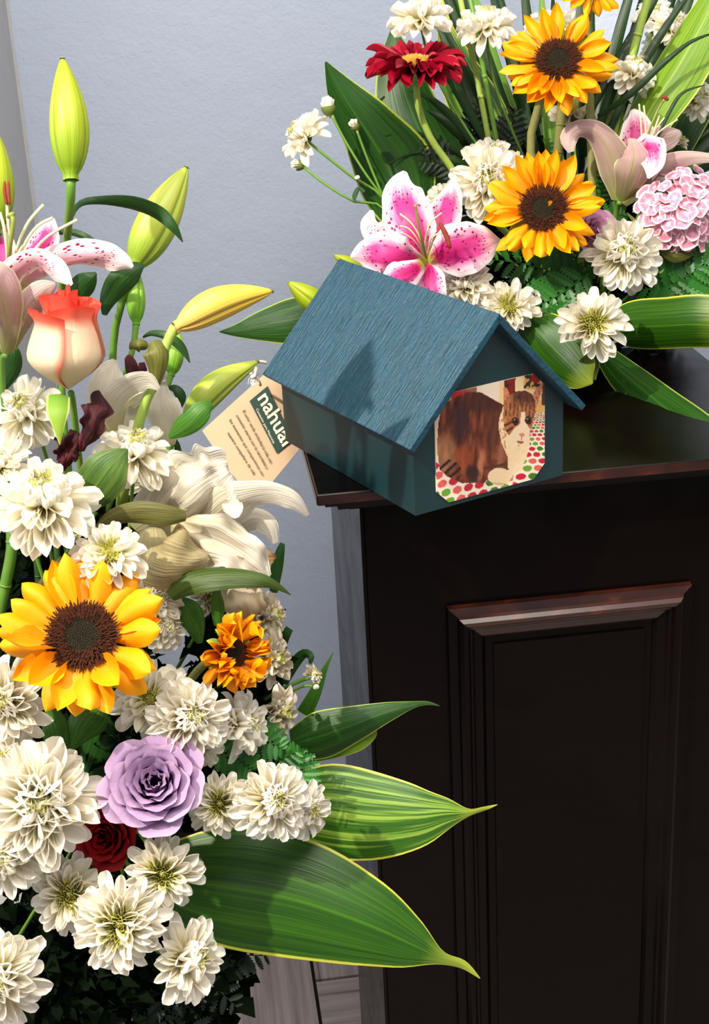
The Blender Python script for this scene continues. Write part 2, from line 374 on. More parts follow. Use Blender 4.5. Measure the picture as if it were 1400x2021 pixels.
MUM_OUT = [unit_petal('mum_petal', W_PETAL, spoon, b, t, c, seed=s, ruffle=.08) for s, (b, t, c) in enumerate([(.25, .5, .5), (-.35, .2, .35), (.5, .3, .6), (.0, -.6, .3), (-.15, .8, .55)])]
MUM_IN = [unit_petal('mum_petal', W_PETAL, spoon, b, t, c) for b, t, c in [(.7, .9, .9), (.9, .4, .8), (.5, 1.2, 1.0)]]
MUM_PALE = [unit_petal('mum_petal', W_PALE, spoon, b, t, c) for b, t, c in [(.6, .9, .9), (.8, .4, .8)]]
MUM_OLD = [unit_petal('mum_petal', W_OLD, spoon, b, t, c, ruffle=.2, seed=s) for s, (b, t, c) in enumerate([(.5, .5, .6), (-.3, .9, .5), (.9, -.6, .7)])]
def floret_cluster(n, L, W, th_max, seedv, R0=0.0, mat=W_MID, bend=.5, name='center_florets'):
    """small central petals, too small to pick apart"""
    mb = MB(); rr = random.Random(seedv)
    for i in range(n):
        t = math.sqrt((i + .5) / n); th = t * th_max + .05; ph = i * 2.39996
        Lk = L * (.55 + .45 * t) * rr.uniform(.85, 1.1); wk = W
        M4 = petal_mx(R0 * t, ph, th, Lk, wk, 0)
        def fn(u, v):
            v = 1 - (1 - v) ** 1.5; w = spoon(v)
            p = M4 @ Vector((u * w, v * .96, (bend * v * v + .5 * u * u * w)))
            return p
        mb.grid(2, 3, fn)
    return mb.mesh(name, mat)
FLC = {}
def get_cluster(kind):
    if kind not in FLC:
        FLC[kind] = {'tight': lambda: floret_cluster(55, .62, .15, .62, 3, .10, W_MID),
                     'open': lambda: floret_cluster(90, .42, .095, 1.1, 5, .22, W_MID),
                     'white': lambda: floret_cluster(60, .66, .17, .75, 8, .10, W_PALE)}[kind]()
    return FLC[kind]
def calyx_mesh(mat=CALYX):
    mb = MB()
    mb.grid(12, 5, lambda u, v: (math.cos(u * PI) * (.05 + .22 * math.sin(v * PI / 2)), math.sin(u * PI) * (.05 + .22 * math.sin(v * PI / 2)), -.22 + .2 * v))
    return mb.mesh('calyx', mat)
CALYX_M = calyx_mesh()
CORE_L = V(215, 1560, 1.24); CORE_R = V(1175, 640, 1.66)
def side_core(side): return CORE_L if side == 'L' else CORE_R

def mum(px, py, D, dpx, face, label, side='L', style='full', n=None, droop=0, seed=None, stem=None, group=None, squash=1.0, th0=.30, th1=1.74, name='white_chrysanthemum'):
    rr = random.Random(seed if seed is not None else int(px * 7 + py))
    R = dpx * D / F / 2; nrm = cdir(*face); Rm = frame(nrm, rr.uniform(0, 6))
    base = V(px, py, D) - nrm * R * .42
    o = thing(name, label, 'flower', base, group, Rm)
    n = int((n or {'full': 64, 'open': 40, 'side': 50, 'old': 34}[style]) * (1.45 if style in ('full', 'side') else 1.25))
    pool_o = MUM_OLD if style == 'old' else MUM_OUT
    for i in range(n):
        t = (i + .5) / n
        th = th0 + (th1 - th0) * t ** .85 + rr.uniform(-.1, .1)
        if style == 'open': th = .85 + (th1 - .85) * t + rr.uniform(-.12, .12)
        L = R * ((.58 + .44 * t ** 1.2) if style != 'open' else (.72 + .30 * t)) * rr.uniform(.88, 1.10)
        W = R * (.20 + .085 * t) * rr.uniform(.85, 1.15)
        ph = i * 2.39996 + rr.uniform(-.12, .12)
        if droop and t > .6: th += droop * rr.random()
        me = rr.choice(pool_o) if t > .5 or style in ('open', 'old') else (rr.choice(MUM_PALE) if t < .14 else rr.choice(MUM_IN))
        part('petal', me, o, mx=petal_mx(R * .08, ph, th, L, W, 0, rr.uniform(-.22, .22)))
    if style == 'open':
        part('center_florets', get_cluster('open'), o, mx=Matrix.Scale(R * .98, 4), kind='stuff')
    else:
        part('center_florets', get_cluster('tight' if style != 'white' else 'white'), o, mx=Matrix.Scale(R * .98, 4), kind='stuff')
    part('calyx', CALYX_M, o, mx=Matrix.Scale(R * .9, 4))
    st = stem if stem is not None else [base - nrm * R * .15, base - nrm * R * 1.0 + (side_core(side) - base) * .15, base + (side_core(side) - base) * .85]
    if st: stem_part(o, st, 2.8 * D / F if side == 'R' else 4 * D / F, STEM)
    return o

SUN_PM = [unit_petal('sun_petal', SUN_P, pointed, b, t, c, nu=6, nv=8, ruffle=.12, seed=s) for s, (b, t, c) in enumerate([(.25, -.4, -.35), (-.2, -.5, -.3), (.4, .3, .5), (.1, -.9, -.5), (.2, .4, .35)])]
SUN_PO = [unit_petal('sun_petal', SUN_O, pointed, b, t, c, nu=6, nv=8, ruffle=.3, seed=s) for s, (b, t, c) in enumerate([(.9, -.4, -.4), (1.3, -1.6, .6), (.6, .9, .5), (.1, -.9, -.5), (1.2, .4, -.5)])]
def disc_florets(r0, r1, n, h, w, z0, dome, mat, name, seedv):
    mb = MB(); rr = random.Random(seedv)
    for i in range(n):
        t = (i + .5) / n; r = math.sqrt(r0 * r0 + (r1 * r1 - r0 * r0) * t); ph = i * 2.39996
        hh = h * rr.uniform(.6, 1.3); x, y = r * math.cos(ph), r * math.sin(ph); z = z0 + dome * (1 - (r / r1) ** 2)
        tx, ty = x * .25 * rr.uniform(0, 1), y * .25 * rr.uniform(0, 1)
        b = len(mb.v)
        for k in range(4):
            a = k * PI / 2 + ph; mb.v.append((x + w * math.cos(a), y + w * math.sin(a), z - h * .3)); mb.uv.append((.5, 0))
        for k in range(4):
            a = k * PI / 2 + ph; mb.v.append((x + tx + w * .6 * math.cos(a), y + ty + w * .6 * math.sin(a), z + hh)); mb.uv.append((.5, 1))
        for k in range(4): mb.f.append((b + k, b + (k + 1) % 4, b + 4 + (k + 1) % 4, b + 4 + k))
        mb.f.append((b + 4, b + 5, b + 6, b + 7))
    return mb.mesh(name, mat, smooth=False)
def dome_mesh(name, r, h, mat, z0=0, depth=.1):
    mb = MB(); mb.grid(20, 6, lambda u, v: (r * math.cos(u * PI) * v, r * math.sin(u * PI) * v, z0 + h * (1 - v * v)))
    mb.grid(20, 2, lambda u, v: (r * math.cos(u * PI) * (1 - .4 * v), r * math.sin(u * PI) * (1 - .4 * v), z0 - depth * v)); return mb.mesh(name, mat)
SUN_BACK = dome_mesh('receptacle', .42, .05, CALYX, -.05, .12)
SUN_RIMF = disc_florets(.20, .42, 620, .022, .011, .03, .06, SUN_RIM, 'rim_florets', 1)
SUN_COREF = disc_florets(.0, .24, 260, .014, .009, .03, .03, SUN_CORE, 'core_florets', 2)
SUN_DISC = dome_mesh('disc', .41, .05, SUN_CORE, .0, .04)
BRACT = unit_petal('bract', SEPAL, pointed, -.2, -.6, .3)
def sunflower(px, py, D, dpx, face, label, side='L', n=30, seed=1, mats=None, stem=None, disc=.39, curl=0, wk=.25):
    rr = random.Random(seed); R = dpx * D / F / 2; nrm = cdir(*face); Rm = frame(nrm, rr.uniform(0, 6))
    o = thing('sunflower', label, 'flower', V(px, py, D), None, Rm)
    S = Matrix.Scale(R * disc / .42, 4)
    part('receptacle', SUN_BACK, o, mx=S); part('disc', SUN_DISC, o, mx=S)
    part('rim_florets', SUN_RIMF, o, mx=S, kind='stuff'); part('core_florets', SUN_COREF, o, mx=S, kind='stuff')
    pool = mats or SUN_PM
    for k in range(n):
        ring = k % 2; ph = 2 * PI * k / n + rr.uniform(-.08, .08)
        th = (1.32 if ring else 1.5) + rr.uniform(-.14, .14) - curl * rr.uniform(0, 1)
        L = R * (1.02 - disc * .88) * rr.uniform(.88, 1.1); W = R * wk * rr.uniform(.85, 1.15)
        part('petal', rr.choice(pool), o, mx=petal_mx(R * disc * .90, ph, th, L, W, -R * .02 - (0 if ring else R * .03), rr.uniform(-.35, .35)))
    for k in range(12):
        part('bract', BRACT, o, mx=petal_mx(R * disc * .8, 2 * PI * k / 12, 1.75 + rr.uniform(-.2, .2), R * .42, R * .2, -R * .09))
    b = V(px, py, D) - nrm * R * .15
    st = stem or [b, b - nrm * R * .8 + (side_core(side) - b) * .1, b + (side_core(side) - b) * .85]
    stem_part(o, st, 9 * D / F, STEM_B)
    return o

def bud(label, pts, wpx, mat, stem=None, stem_r=8, name='lily_bud', tilt=0, stem_mat=None, blunt=.35):
    """pts: base then tip (px,py,D)"""
    a, b = V(*pts[0]), V(*pts[1]); L = (b - a).length; ax = (b - a).normalized()
    R3 = frame(ax); o = thing(name, label, 'flower bud', a, None, R3)
    r = wpx / 2 * pts[0][2] / F
    mb = MB()
    bendk = tilt * L
    def fn(u, v):
        prof = math.sin(PI * (v ** .85)) ** .72 * (1 - .22 * v) if v < .999 else .0
        prof = max(prof, blunt * (1 - smooth01(0, .12, v)) + .02) if v < .5 else max(prof, .04 * (1 - smooth01(.98, 1, v)))
        g = 1 - .15 * (1 - smooth01(0, .30, abs(math.sin(1.5 * u * PI + .6)))) - .05 * (1 - smooth01(0, .25, abs(math.sin(1.5 * u * PI + 2.2)))) 
        rr_ = r * prof * g * 1.05
        return (math.cos(u * PI) * rr_, math.sin(u * PI) * rr_ + bendk * math.sin(v * PI), v * L)
    mb.grid(60, 22, fn); part('bud_petals', mb.mesh('bud_petals', mat), o)
    mb = MB(); mb.grid(8, 3, lambda u, v: (math.cos(u * PI) * r * .14 * (1 - v), math.sin(u * PI) * r * .14 * (1 - v), L * (.985 + .02 * v)))
    part('bud_tip', mb.mesh('bud_tip', PISTIL), o)
    if stem:
        st = [V(*s) for s in stem]; D = stem[0][2]
        c = [Vector(p) for p in catmull([tuple(p) for p in st], 12)]; inv = o.matrix_world.inverted()
        t = MB(); t.tube([inv @ p for p in c], lambda q: stem_r * D / F * (1.15 - .25 * math.sin(q * PI) + .1 * q), 9)
        part('stem', t.mesh('stem', stem_mat or STEM), o)
    return o

def rose(px, py, D, wpx, face, label, mat, mat_in=None, style='open', n=26, side='L', seed=1, hk=1.0, sepals=True, stem=None, spin=None):
    rr = random.Random(seed); R = wpx * D / F / 2; nrm = cdir(*face); Rm = frame(nrm, rr.uniform(0, 6) if spin is None else spin)
    H = R * 1.15 * hk
    o = thing('rose', label, 'flower', V(px, py, D) - nrm * (H * .55 if style == 'open' else H * .5), None, Rm)
    for k in range(n):
        t = k / (n - 1); ph0 = k * 2.3999 + rr.uniform(-.2, .2)
        if style == 'open':
            rtop = R * (.06 + .88 * t ** 1.05); ht = H * (1.0 - .42 * t ** 2.2); al = 1.15 - .45 * t + rr.uniform(-.05, .05); curl = R * (.06 + .20 * t); rm = R * (.16 + .62 * t)
        else:
            rtop = R * (.07 + .60 * t); ht = H * (1.06 - .14 * t - .05 * (k % 2) * t); al = 1.45 - .35 * t; curl = R * (.02 + .20 * t); rm = R * (.3 + .64 * t)
        s1 = rr.uniform(0, 6); tip = rr.uniform(.02, .10)
        mb = MB()
        def fn(u, v, rtop=rtop, ht=ht, al=al, curl=curl, rm=rm, s1=s1, tip=tip):
            vm = 1 - ((.20 if style == 'open' else .06) + tip) * abs(u) ** 2.6
            w = v * vm
            belly = math.sin(min(1, w / .42) * PI / 2)
            r = (rm * belly) * (1 - smooth01(.35, .95, w)) + rtop * smooth01(.35, .95, w)
            if w < .42: r = rm * belly
            c = smooth01(.76, 1.0, w); r += curl * c + R * .016 * math.sin(9 * u + s1) * smooth01(.5, 1, w)
            edge = smooth01(.75, 1, abs(u)); r += curl * (.35 if style == 'open' else .12) * edge * smooth01(.3, .9, w)
            z = ht * w - c * curl * .45
            a = ph0 + u * al * (.55 + .45 * math.sin(min(1, w / .6) * PI / 2)) 
            return (r * math.cos(a), r * math.sin(a), z)
        mb.grid(16, 14, fn)
        part('petal', mb.mesh('petal', (mat_in or mat) if (t < .45 and mat_in) else mat), o)
    if sepals:
        for k in range(5):
            part('sepal', SEPAL_M, o, mx=petal_mx(R * .12, k * 1.2566 + .5, 2.5 + rr.uniform(-.3, .2), R * .9, R * .36, R * .02))
    b = o.matrix_world.translation
    st = stem or [b, b - nrm * R * .8, b + (side_core(side) - b) * .85]
    if st: stem_part(o, st, 7 * D / F, STEM)
    return o
SEPAL_M = unit_petal('sepal', SEPAL, pointed, .2, -.5, .5)

def fern(label, spine, wpx, n=13, mat=FERN, name='fern_frond', group=None, sweep=.55, roll=0):
    """spine: base to tip (px,py,D)"""
    P = [tuple(V(*s)) for s in spine]; C = [Vector(p) for p in catmull(P, n * 2)]; D = spine[0][2]
    o = thing(name, label, 'fern', C[0], group)
    t = MB(); t.tube(C, lambda q: 1.8 * D / F * (1 - .7 * q), 6); part('rachis', t.mesh('rachis', mat, off=C[0]), o)
    for k in range(1, n * 2):
        q = k / (n * 2); s = -1 if k % 2 else 1
        tg = (C[k + 1] - C[k - 1]).normalized(); vd = (CAM - C[k]).normalized()
        vd = Matrix.Rotation(math.radians(roll), 3, tg) @ vd
        sd = tg.cross(vd).normalized() * s
        L = wpx * D / F * (math.sin(PI * min(1, (q * .86 + .14))) ** .8 * (1.1 - .35 * q)) + .002
        d = (sd * math.cos(sweep) + tg * math.sin(sweep) - vd * uni(-.1, .22)).normalized()
        nn = (vd - d * vd.dot(d)).normalized(); x = d.cross(nn)
        R3 = Matrix((x * L * .42, d * L, nn * L)).transposed().to_4x4(); R3.translation = C[k] - C[0]
        part('pinna', PINNA[mat.name], o, mx=R3)
    return o
def pinna_mesh(mat):
    mb = MB(); n = 7; pts = []; 
    pts = [(0, 0, 0)]
    L, Rr = [], []
    for k in range(n):
        v = (k + .3) / n; w = .5 * math.sin(PI * (.12 + .86 * v)) ** .7 + .04
        pts_ = [(w * .55, v - .02), (w, v + .09)]
        for (x, y) in pts_: L.append((x, y)); 
    L.append((0.0, 1.0))
    V_ = [(0, y, .0) for x, y in L]
    for s in (1, -1):
        b = len(mb.v)
        for x, y in L: mb.v.append((s * x, y, .10 * abs(x) - .05 * y * y)); mb.uv.append((.5 + s * .5 * x, y))
        c = len(mb.v)
        for x, y in L: mb.v.append((0, y - .03, -.05 * y * y)); mb.uv.append((.5, y))
        for i in range(len(L) - 1): mb.f.append((b + i, b + i + 1, c + i + 1, c + i) if s > 0 else (b + i, c + i, c + i + 1, b + i + 1))
    return mb.mesh('pinna', mat)
PINNA = {m_.name: pinna_mesh(m_) for m_ in (FERN, FERN_D)}

# ------------------------------------------------------------------ room
def struct(name, me, parent=None):
    o = bpy.data.objects.new(name, me); COL.objects.link(o); o['kind'] = 'structure'; return o
q = NT('painted_plaster'); co = obj_co(q)
n1 = noise_tex(q, co, 3.0, 4); n2 = noise_tex(q, co, 190, 4, .6); n3 = noise_tex(q, co, 28, 3)
cw = q.mix(n1, srgb('bfc9da'), srgb('b4c1d6'))
PLASTER = q.out(cw, .62, .35, 0, q.bump(q.math('ADD', n2, q.math('MULTIPLY', n3, 1.6)), .42, .0022))
q = NT('side_wall_plaster'); co = obj_co(q); n2 = noise_tex(q, co, 60, 4)
PLASTER_S = q.out(q.mix(n2, srgb('b0afae'), srgb('bcbbb8')), .7, .3, 0, q.bump(n2, .3, .003))
mb = MB(); WX = -.300; WY = .85
mb.box(WX - .1, WY, 0, 2.6, WY + .1, 3.0); struct('wall_back', mb.mesh('wall_back', PLASTER, False))
mb = MB(); mb.box(WX - .25, .1, 0, WX, WY, 3.0); struct('wall_left', mb.mesh('wall_left', PLASTER_S, False))
mb = MB()
mb.grid(2, 60, lambda u, v: (WX + .004 * u + .0025 * noise.noise(Vector((0, 0, v * 40))), WY - .003 + .002 * u, v * 3.0)); struct('trim_1', mb.mesh('trim_1', PLASTER_S))
q = NT('limed_wood_plank'); co = obj_co(q)
g = noise_tex(q, q.scaled(co, (55, 2.2, 1)), 1.0, 4, .6); g2 = noise_tex(q, q.scaled(co, (160, 5, 1)), 1.0, 2)
c = q.ramp(g, [(.30, '453c38'), (.38, '9c8e88'), (.55, 'bcaca6'), (.75, 'c8bab4')])
c = q.mix(q.math('MULTIPLY', g2, .3), c, srgb('54443c'))
PLANK = q.out(c, .6, .4, 0, q.bump(g, .8, .003), rnd_val=.2)
mb = MB(); mb.box(-2.6, -3.2, -.06, 2.6, WY, -.012)
fl = struct('floor', mb.mesh('floor', plain('dark_subfloor', '1c1714', .9), False))
def plank(x0, y0, x1, y1, cross=False, lab=None):
    g_ = .0016; w, l = x1 - x0, y1 - y0; mb = MB()
    if cross: w, l = l, w
    mb.box(-w / 2 + g_, -l / 2 + g_, -.012, w / 2 - g_, l / 2 - g_, 0)
    mx = Matrix.Translation(((x0 + x1) / 2, (y0 + y1) / 2, uni(-.0006, .0006))) @ (Matrix.Rotation(PI / 2, 4, 'Z') if cross else Matrix.Identity(4))
    part('plank', mb.mesh('plank', PLANK, False), fl, mx=mx)
plank(-.30, .30, -.158, .848); plank(-.156, .30, -.004, .848)
plank(-.002, .602, .30, .848); plank(-.002, .30, .30, .60, True)
for xx in range(4): plank(-.002 + .30 * (xx + 1), .30, .298 + .30 * (xx + 1), .848, xx % 2 == 0)
for yy in range(8):
    for xx in range(-4, 8):
        x0 = xx * .30 - .002
        if x0 > -2 and x0 < 2.3: plank(x0, .298 - .30 * (yy + 1), x0 + .298, .298 - .30 * yy, (xx + yy) % 2 == 0)

# ------------------------------------------------------------------ pedestal
q = NT('dark_mahogany'); co = obj_co(q)
g = noise_tex(q, q.scaled(co, (3, 3, 40)), 2.0, 4); w2 = noise_tex(q, co, 18, 3)
c = q.mix(g, srgb('050202'), srgb('0b0403'))
MAHOG = q.out(c, q.ramp(w2, [(.3, (.20, .20, .20, 1)), (.8, (.34, .34, .34, 1))]), .12, 0, q.bump(g, .05, .001), coat=.0, coat_rough=.12)
q = NT('red_mahogany_edge_highlight'); co = obj_co(q); w2 = noise_tex(q, q.scaled(co, (30, 60, 60)), 1, 4)
MAHOG_E = q.out(q.ramp(w2, [(.35, '240d07'), (.6, '36150b'), (.78, '5c2c18')]), .30, .5, 0, None, coat=.25, coat_rough=.15)  # redder mahogany; on the top moulding it paints in the overhead highlight
def bev_box(mb, x0, y0, z0, x1, y1, z1, b=.0012):
    mb.box(x0, y0, z0, x1, y1, z1)
PW, PB = .474, .372
ped = thing('pedestal', 'dark glossy mahogany pedestal with a moulded panel, carrying the small teal house', 'pedestal', (PW / 2, .18, 0))
pl = Vector((PW / 2, .18, 0))
def ppart(name, mb, mat=MAHOG, label=None, smooth=False): return part(name, mb.mesh(name, mat, smooth, off=pl), ped, label=label)
def cap_ring(z_hi, z_lo, x0, x1, y0, y1, name, mat=MAHOG):
    mb = MB(); mb.box(x0, y0, z_lo, x1, y1, z_hi); return ppart(name, mb, mat)
mb = MB(); b = .0011
# top slab with eased edge
prof = [(b, 0), (0, -b), (0, -.0112 + b), (b, -.0112)]
pts = []
for (ins, z) in prof:
    for x, y in ((ins, ins), (PW - ins, ins), (PW - ins, PB - ins), (ins, PB - ins)): pts.append((x, y, TZ + z))
fc = [(0, 1, 2, 3)] + [(4 * j + k, 4 * (j + 1) + k, 4 * (j + 1) + (k + 1) % 4, 4 * j + (k + 1) % 4) for j in range(3) for k in range(4)] + [(15, 14, 13, 12)]
mb.poly(pts, fc); ppart('table_top', mb)
mb = MB(); mb.box(.0005, -.0012, TZ - .0098, PW - .0005, .001, TZ - .0014); ppart('front_edge_band', mb, MAHOG_E, 'reddish brown front edge')
mb = MB(); mb.box(-.001, .0, TZ - .0098, .001, PB, TZ - .0014); ppart('side_edge_band', mb, MAHOG_E)
def stepped(name, z1, z0, ins_hi, ins_lo):
    mb = MB(); pts = []
    for (ins, z) in ((ins_hi, z1), (ins_hi, z1 - (z1 - z0) * .35), (ins_lo, z0)):
        for x, y in ((ins, ins * .8), (PW - ins, ins * .8), (PW - ins, PB - .002), (ins, PB - .002)): pts.append((x, y, z))
    mb.poly(pts, [(4 * j + k, 4 * (j + 1) + k, 4 * (j + 1) + (k + 1) % 4, 4 * j + (k + 1) % 4) for j in range(2) for k in range(4)] + [(11, 10, 9, 8)])
    ppart(name, mb)
stepped('cornice_moulding', TZ - .0112, TZ - .0152, .0064, .0075)
stepped('cornice_moulding', TZ - .0152, TZ - .0228, .0185, .0200)
stepped('cornice_moulding', TZ - .0228, TZ - .0275, .0275, .0320)
BX0, BX1, BY0, BY1 = .0415, PW - .0415, .034, .335
mb = MB(); mb.box(BX0 + .0045, BY0, 0, BX1 - .0045, BY1, TZ - .026); ppart('front_body', mb)
mb = MB(); mb.box(BX0 + .0008, BY0 + .006, 0, BX0 + .0045, BY1, TZ - .026); ppart('side_panel', mb)
mb = MB(); mb.box(BX0, BY0 - .0004, 0, BX0 + .0032, BY0 + .0035, TZ - .026); ppart('corner_strip', mb)
mb = MB(); mb.box(BX1 - .0045, BY0 + .006, 0, BX1, BY1, TZ - .026); ppart('side_panel', mb)
# raised moulding frame: profile swept round a rectangle with mitred corners
x0, x1, zt, zb = .1215, .3665, TZ - .1415, TZ - .86
prof = [(0, 0), (.0005, .0075), (.009, .0085), (.0105, .0125), (.014, .0155), (.0185, .0145), (.0215, .0105), (.0235, .0095), (.026, .0065), (.034, .0045), (.038, 0)]
sides = [((x0, zt), (x1, zt), (1, -1), (-1, -1)), ((x1, zt), (x1, zb), (-1, -1), (-1, 1)), ((x1, zb), (x0, zb), (-1, 1), (1, 1)), ((x0, zb), (x0, zt), (1, 1), (1, -1))]
for k, (a, c_, da, dc) in enumerate(sides):
    mb = MB(); pa = [(a[0] + da[0] * i, BY0 - h, a[1] + da[1] * i) for i, h in prof]; pc = [(c_[0] + dc[0] * i, BY0 - h, c_[1] + dc[1] * i) for i, h in prof]
    n_ = len(prof); mb.poly(pa + pc, [(i, i + 1, n_ + i + 1, n_ + i) for i in range(n_ - 1)])
    ppart('panel_moulding', mb, MAHOG_E if k == 0 else MAHOG, 'reddish top moulding with its highlight painted in' if k == 0 else None)
mb = MB(); mb.box(x0 + .046, BY0 - .0025, zb + .046, x1 - .046, BY0 + .002, zt - .046); ppart('inner_panel', mb)
mb = MB(); mb.box(.02, .015, 0, PW - .02, PB - .01, .07); ppart('plinth', mb)

# ------------------------------------------------------------------ little house
q = NT('teal_paint_brushed'); co = obj_co(q)
s1 = noise_tex(q, q.scaled(co, (34, 520, 34)), 1.0, 3, .6); s2 = noise_tex(q, co, 260, 3)
hgt = q.math('ADD', s1, q.math('MULTIPLY', s2, .4))
TEAL_ROOF = q.out(q.mix(q.ramp(s1, [(.3, (0, 0, 0, 1)), (.7, (1, 1, 1, 1))]), srgb('0c3140'), srgb('174c60')), .40, .42, 0, q.bump(hgt, .8, .003))  # bluer and lighter than the walls: roof sheen put into the colour
q = NT('teal_paint_smooth'); co = obj_co(q); s1 = noise_tex(q, q.scaled(co, (30, 30, 240)), 1.0, 3); 
TEAL = q.out(q.mix(s1, srgb('0a2b2d'), srgb('0e3236')), .42, .5, 0, q.bump(s1, .18, .001))
hr = .4011
A3 = Vector((math.cos(hr), math.sin(hr), 0)); B3 = Vector((-math.sin(hr), math.cos(hr), 0)); O3 = Vector((.0785, -.0700, TZ))
HM = Matrix((A3, B3, Vector((0, 0, 1)))).transposed().to_4x4(); HM.translation = O3
house = thing('house_urn', 'small teal wooden house with a gabled roof and a cat photograph on its front', 'memorial urn', O3, None, HM.to_3x3())
hw, hd, hh, hk, ov, of, ob = .160, .242, .0836, .1700, .0135, .016, .014
sl = (hk - hh) / (hw / 2); th = .0062; tv = th * math.sqrt(1 + sl * sl)
def hp(name, mb, mat=TEAL, label=None, smooth=False): return part(name, mb.mesh(name, mat, smooth), house, label=label)
wt = .006
mb = MB(); mb.box(0, wt, .0005, wt, hd - wt, hh - tv + .001); hp('side_wall', mb)
mb = MB(); mb.box(hw - wt, wt, .0005, hw, hd - wt, hh - tv + .001); hp('side_wall', mb)
for y0 in (0, hd - wt):
    mb = MB(); o5 = [(0, 0.0005), (hw, 0.0005), (hw, hh - tv), (hw / 2, hk - tv), (0, hh - tv)]
    mb.poly([(x, y0, z) for x, z in o5] + [(x, y0 + wt, z) for x, z in o5], [(0, 1, 2, 3, 4), (9, 8, 7, 6, 5)] + [((k + 1) % 5, k, 5 + k, 5 + (k + 1) % 5) for k in range(5)])
    hp('gable_wall', mb)
mb = MB(); mb.box(wt, wt, .0005, hw - wt, hd - wt, .006); hp('floor_board', mb)
for s in (0, 1):
    mb = MB()
    e = (-ov, hh - ov * sl); rg = (hw / 2, hk)
    nx, nz = -sl / math.sqrt(1 + sl * sl), 1 / math.sqrt(1 + sl * sl)
    sec = [e, rg, (rg[0], rg[1] - tv), (e[0] - nx * th, e[1] - nz * th)]
    if s: sec = [(hw - x, z) for x, z in sec]
    ys = [-of, hd + ob]; npt = []
    for y in ys: npt += [(x, y, z) for x, z in sec]
    mb.poly(npt, [(0, 1, 2, 3), (7, 6, 5, 4), (0, 4, 5, 1), (1, 5, 6, 2), (2, 6, 7, 3), (3, 7, 4, 0)])
    r_ = hp('roof_panel', mb, TEAL_ROOF)
    bv = r_.modifiers.new('bevel', 'BEVEL'); bv.width = .0009; bv.segments = 2

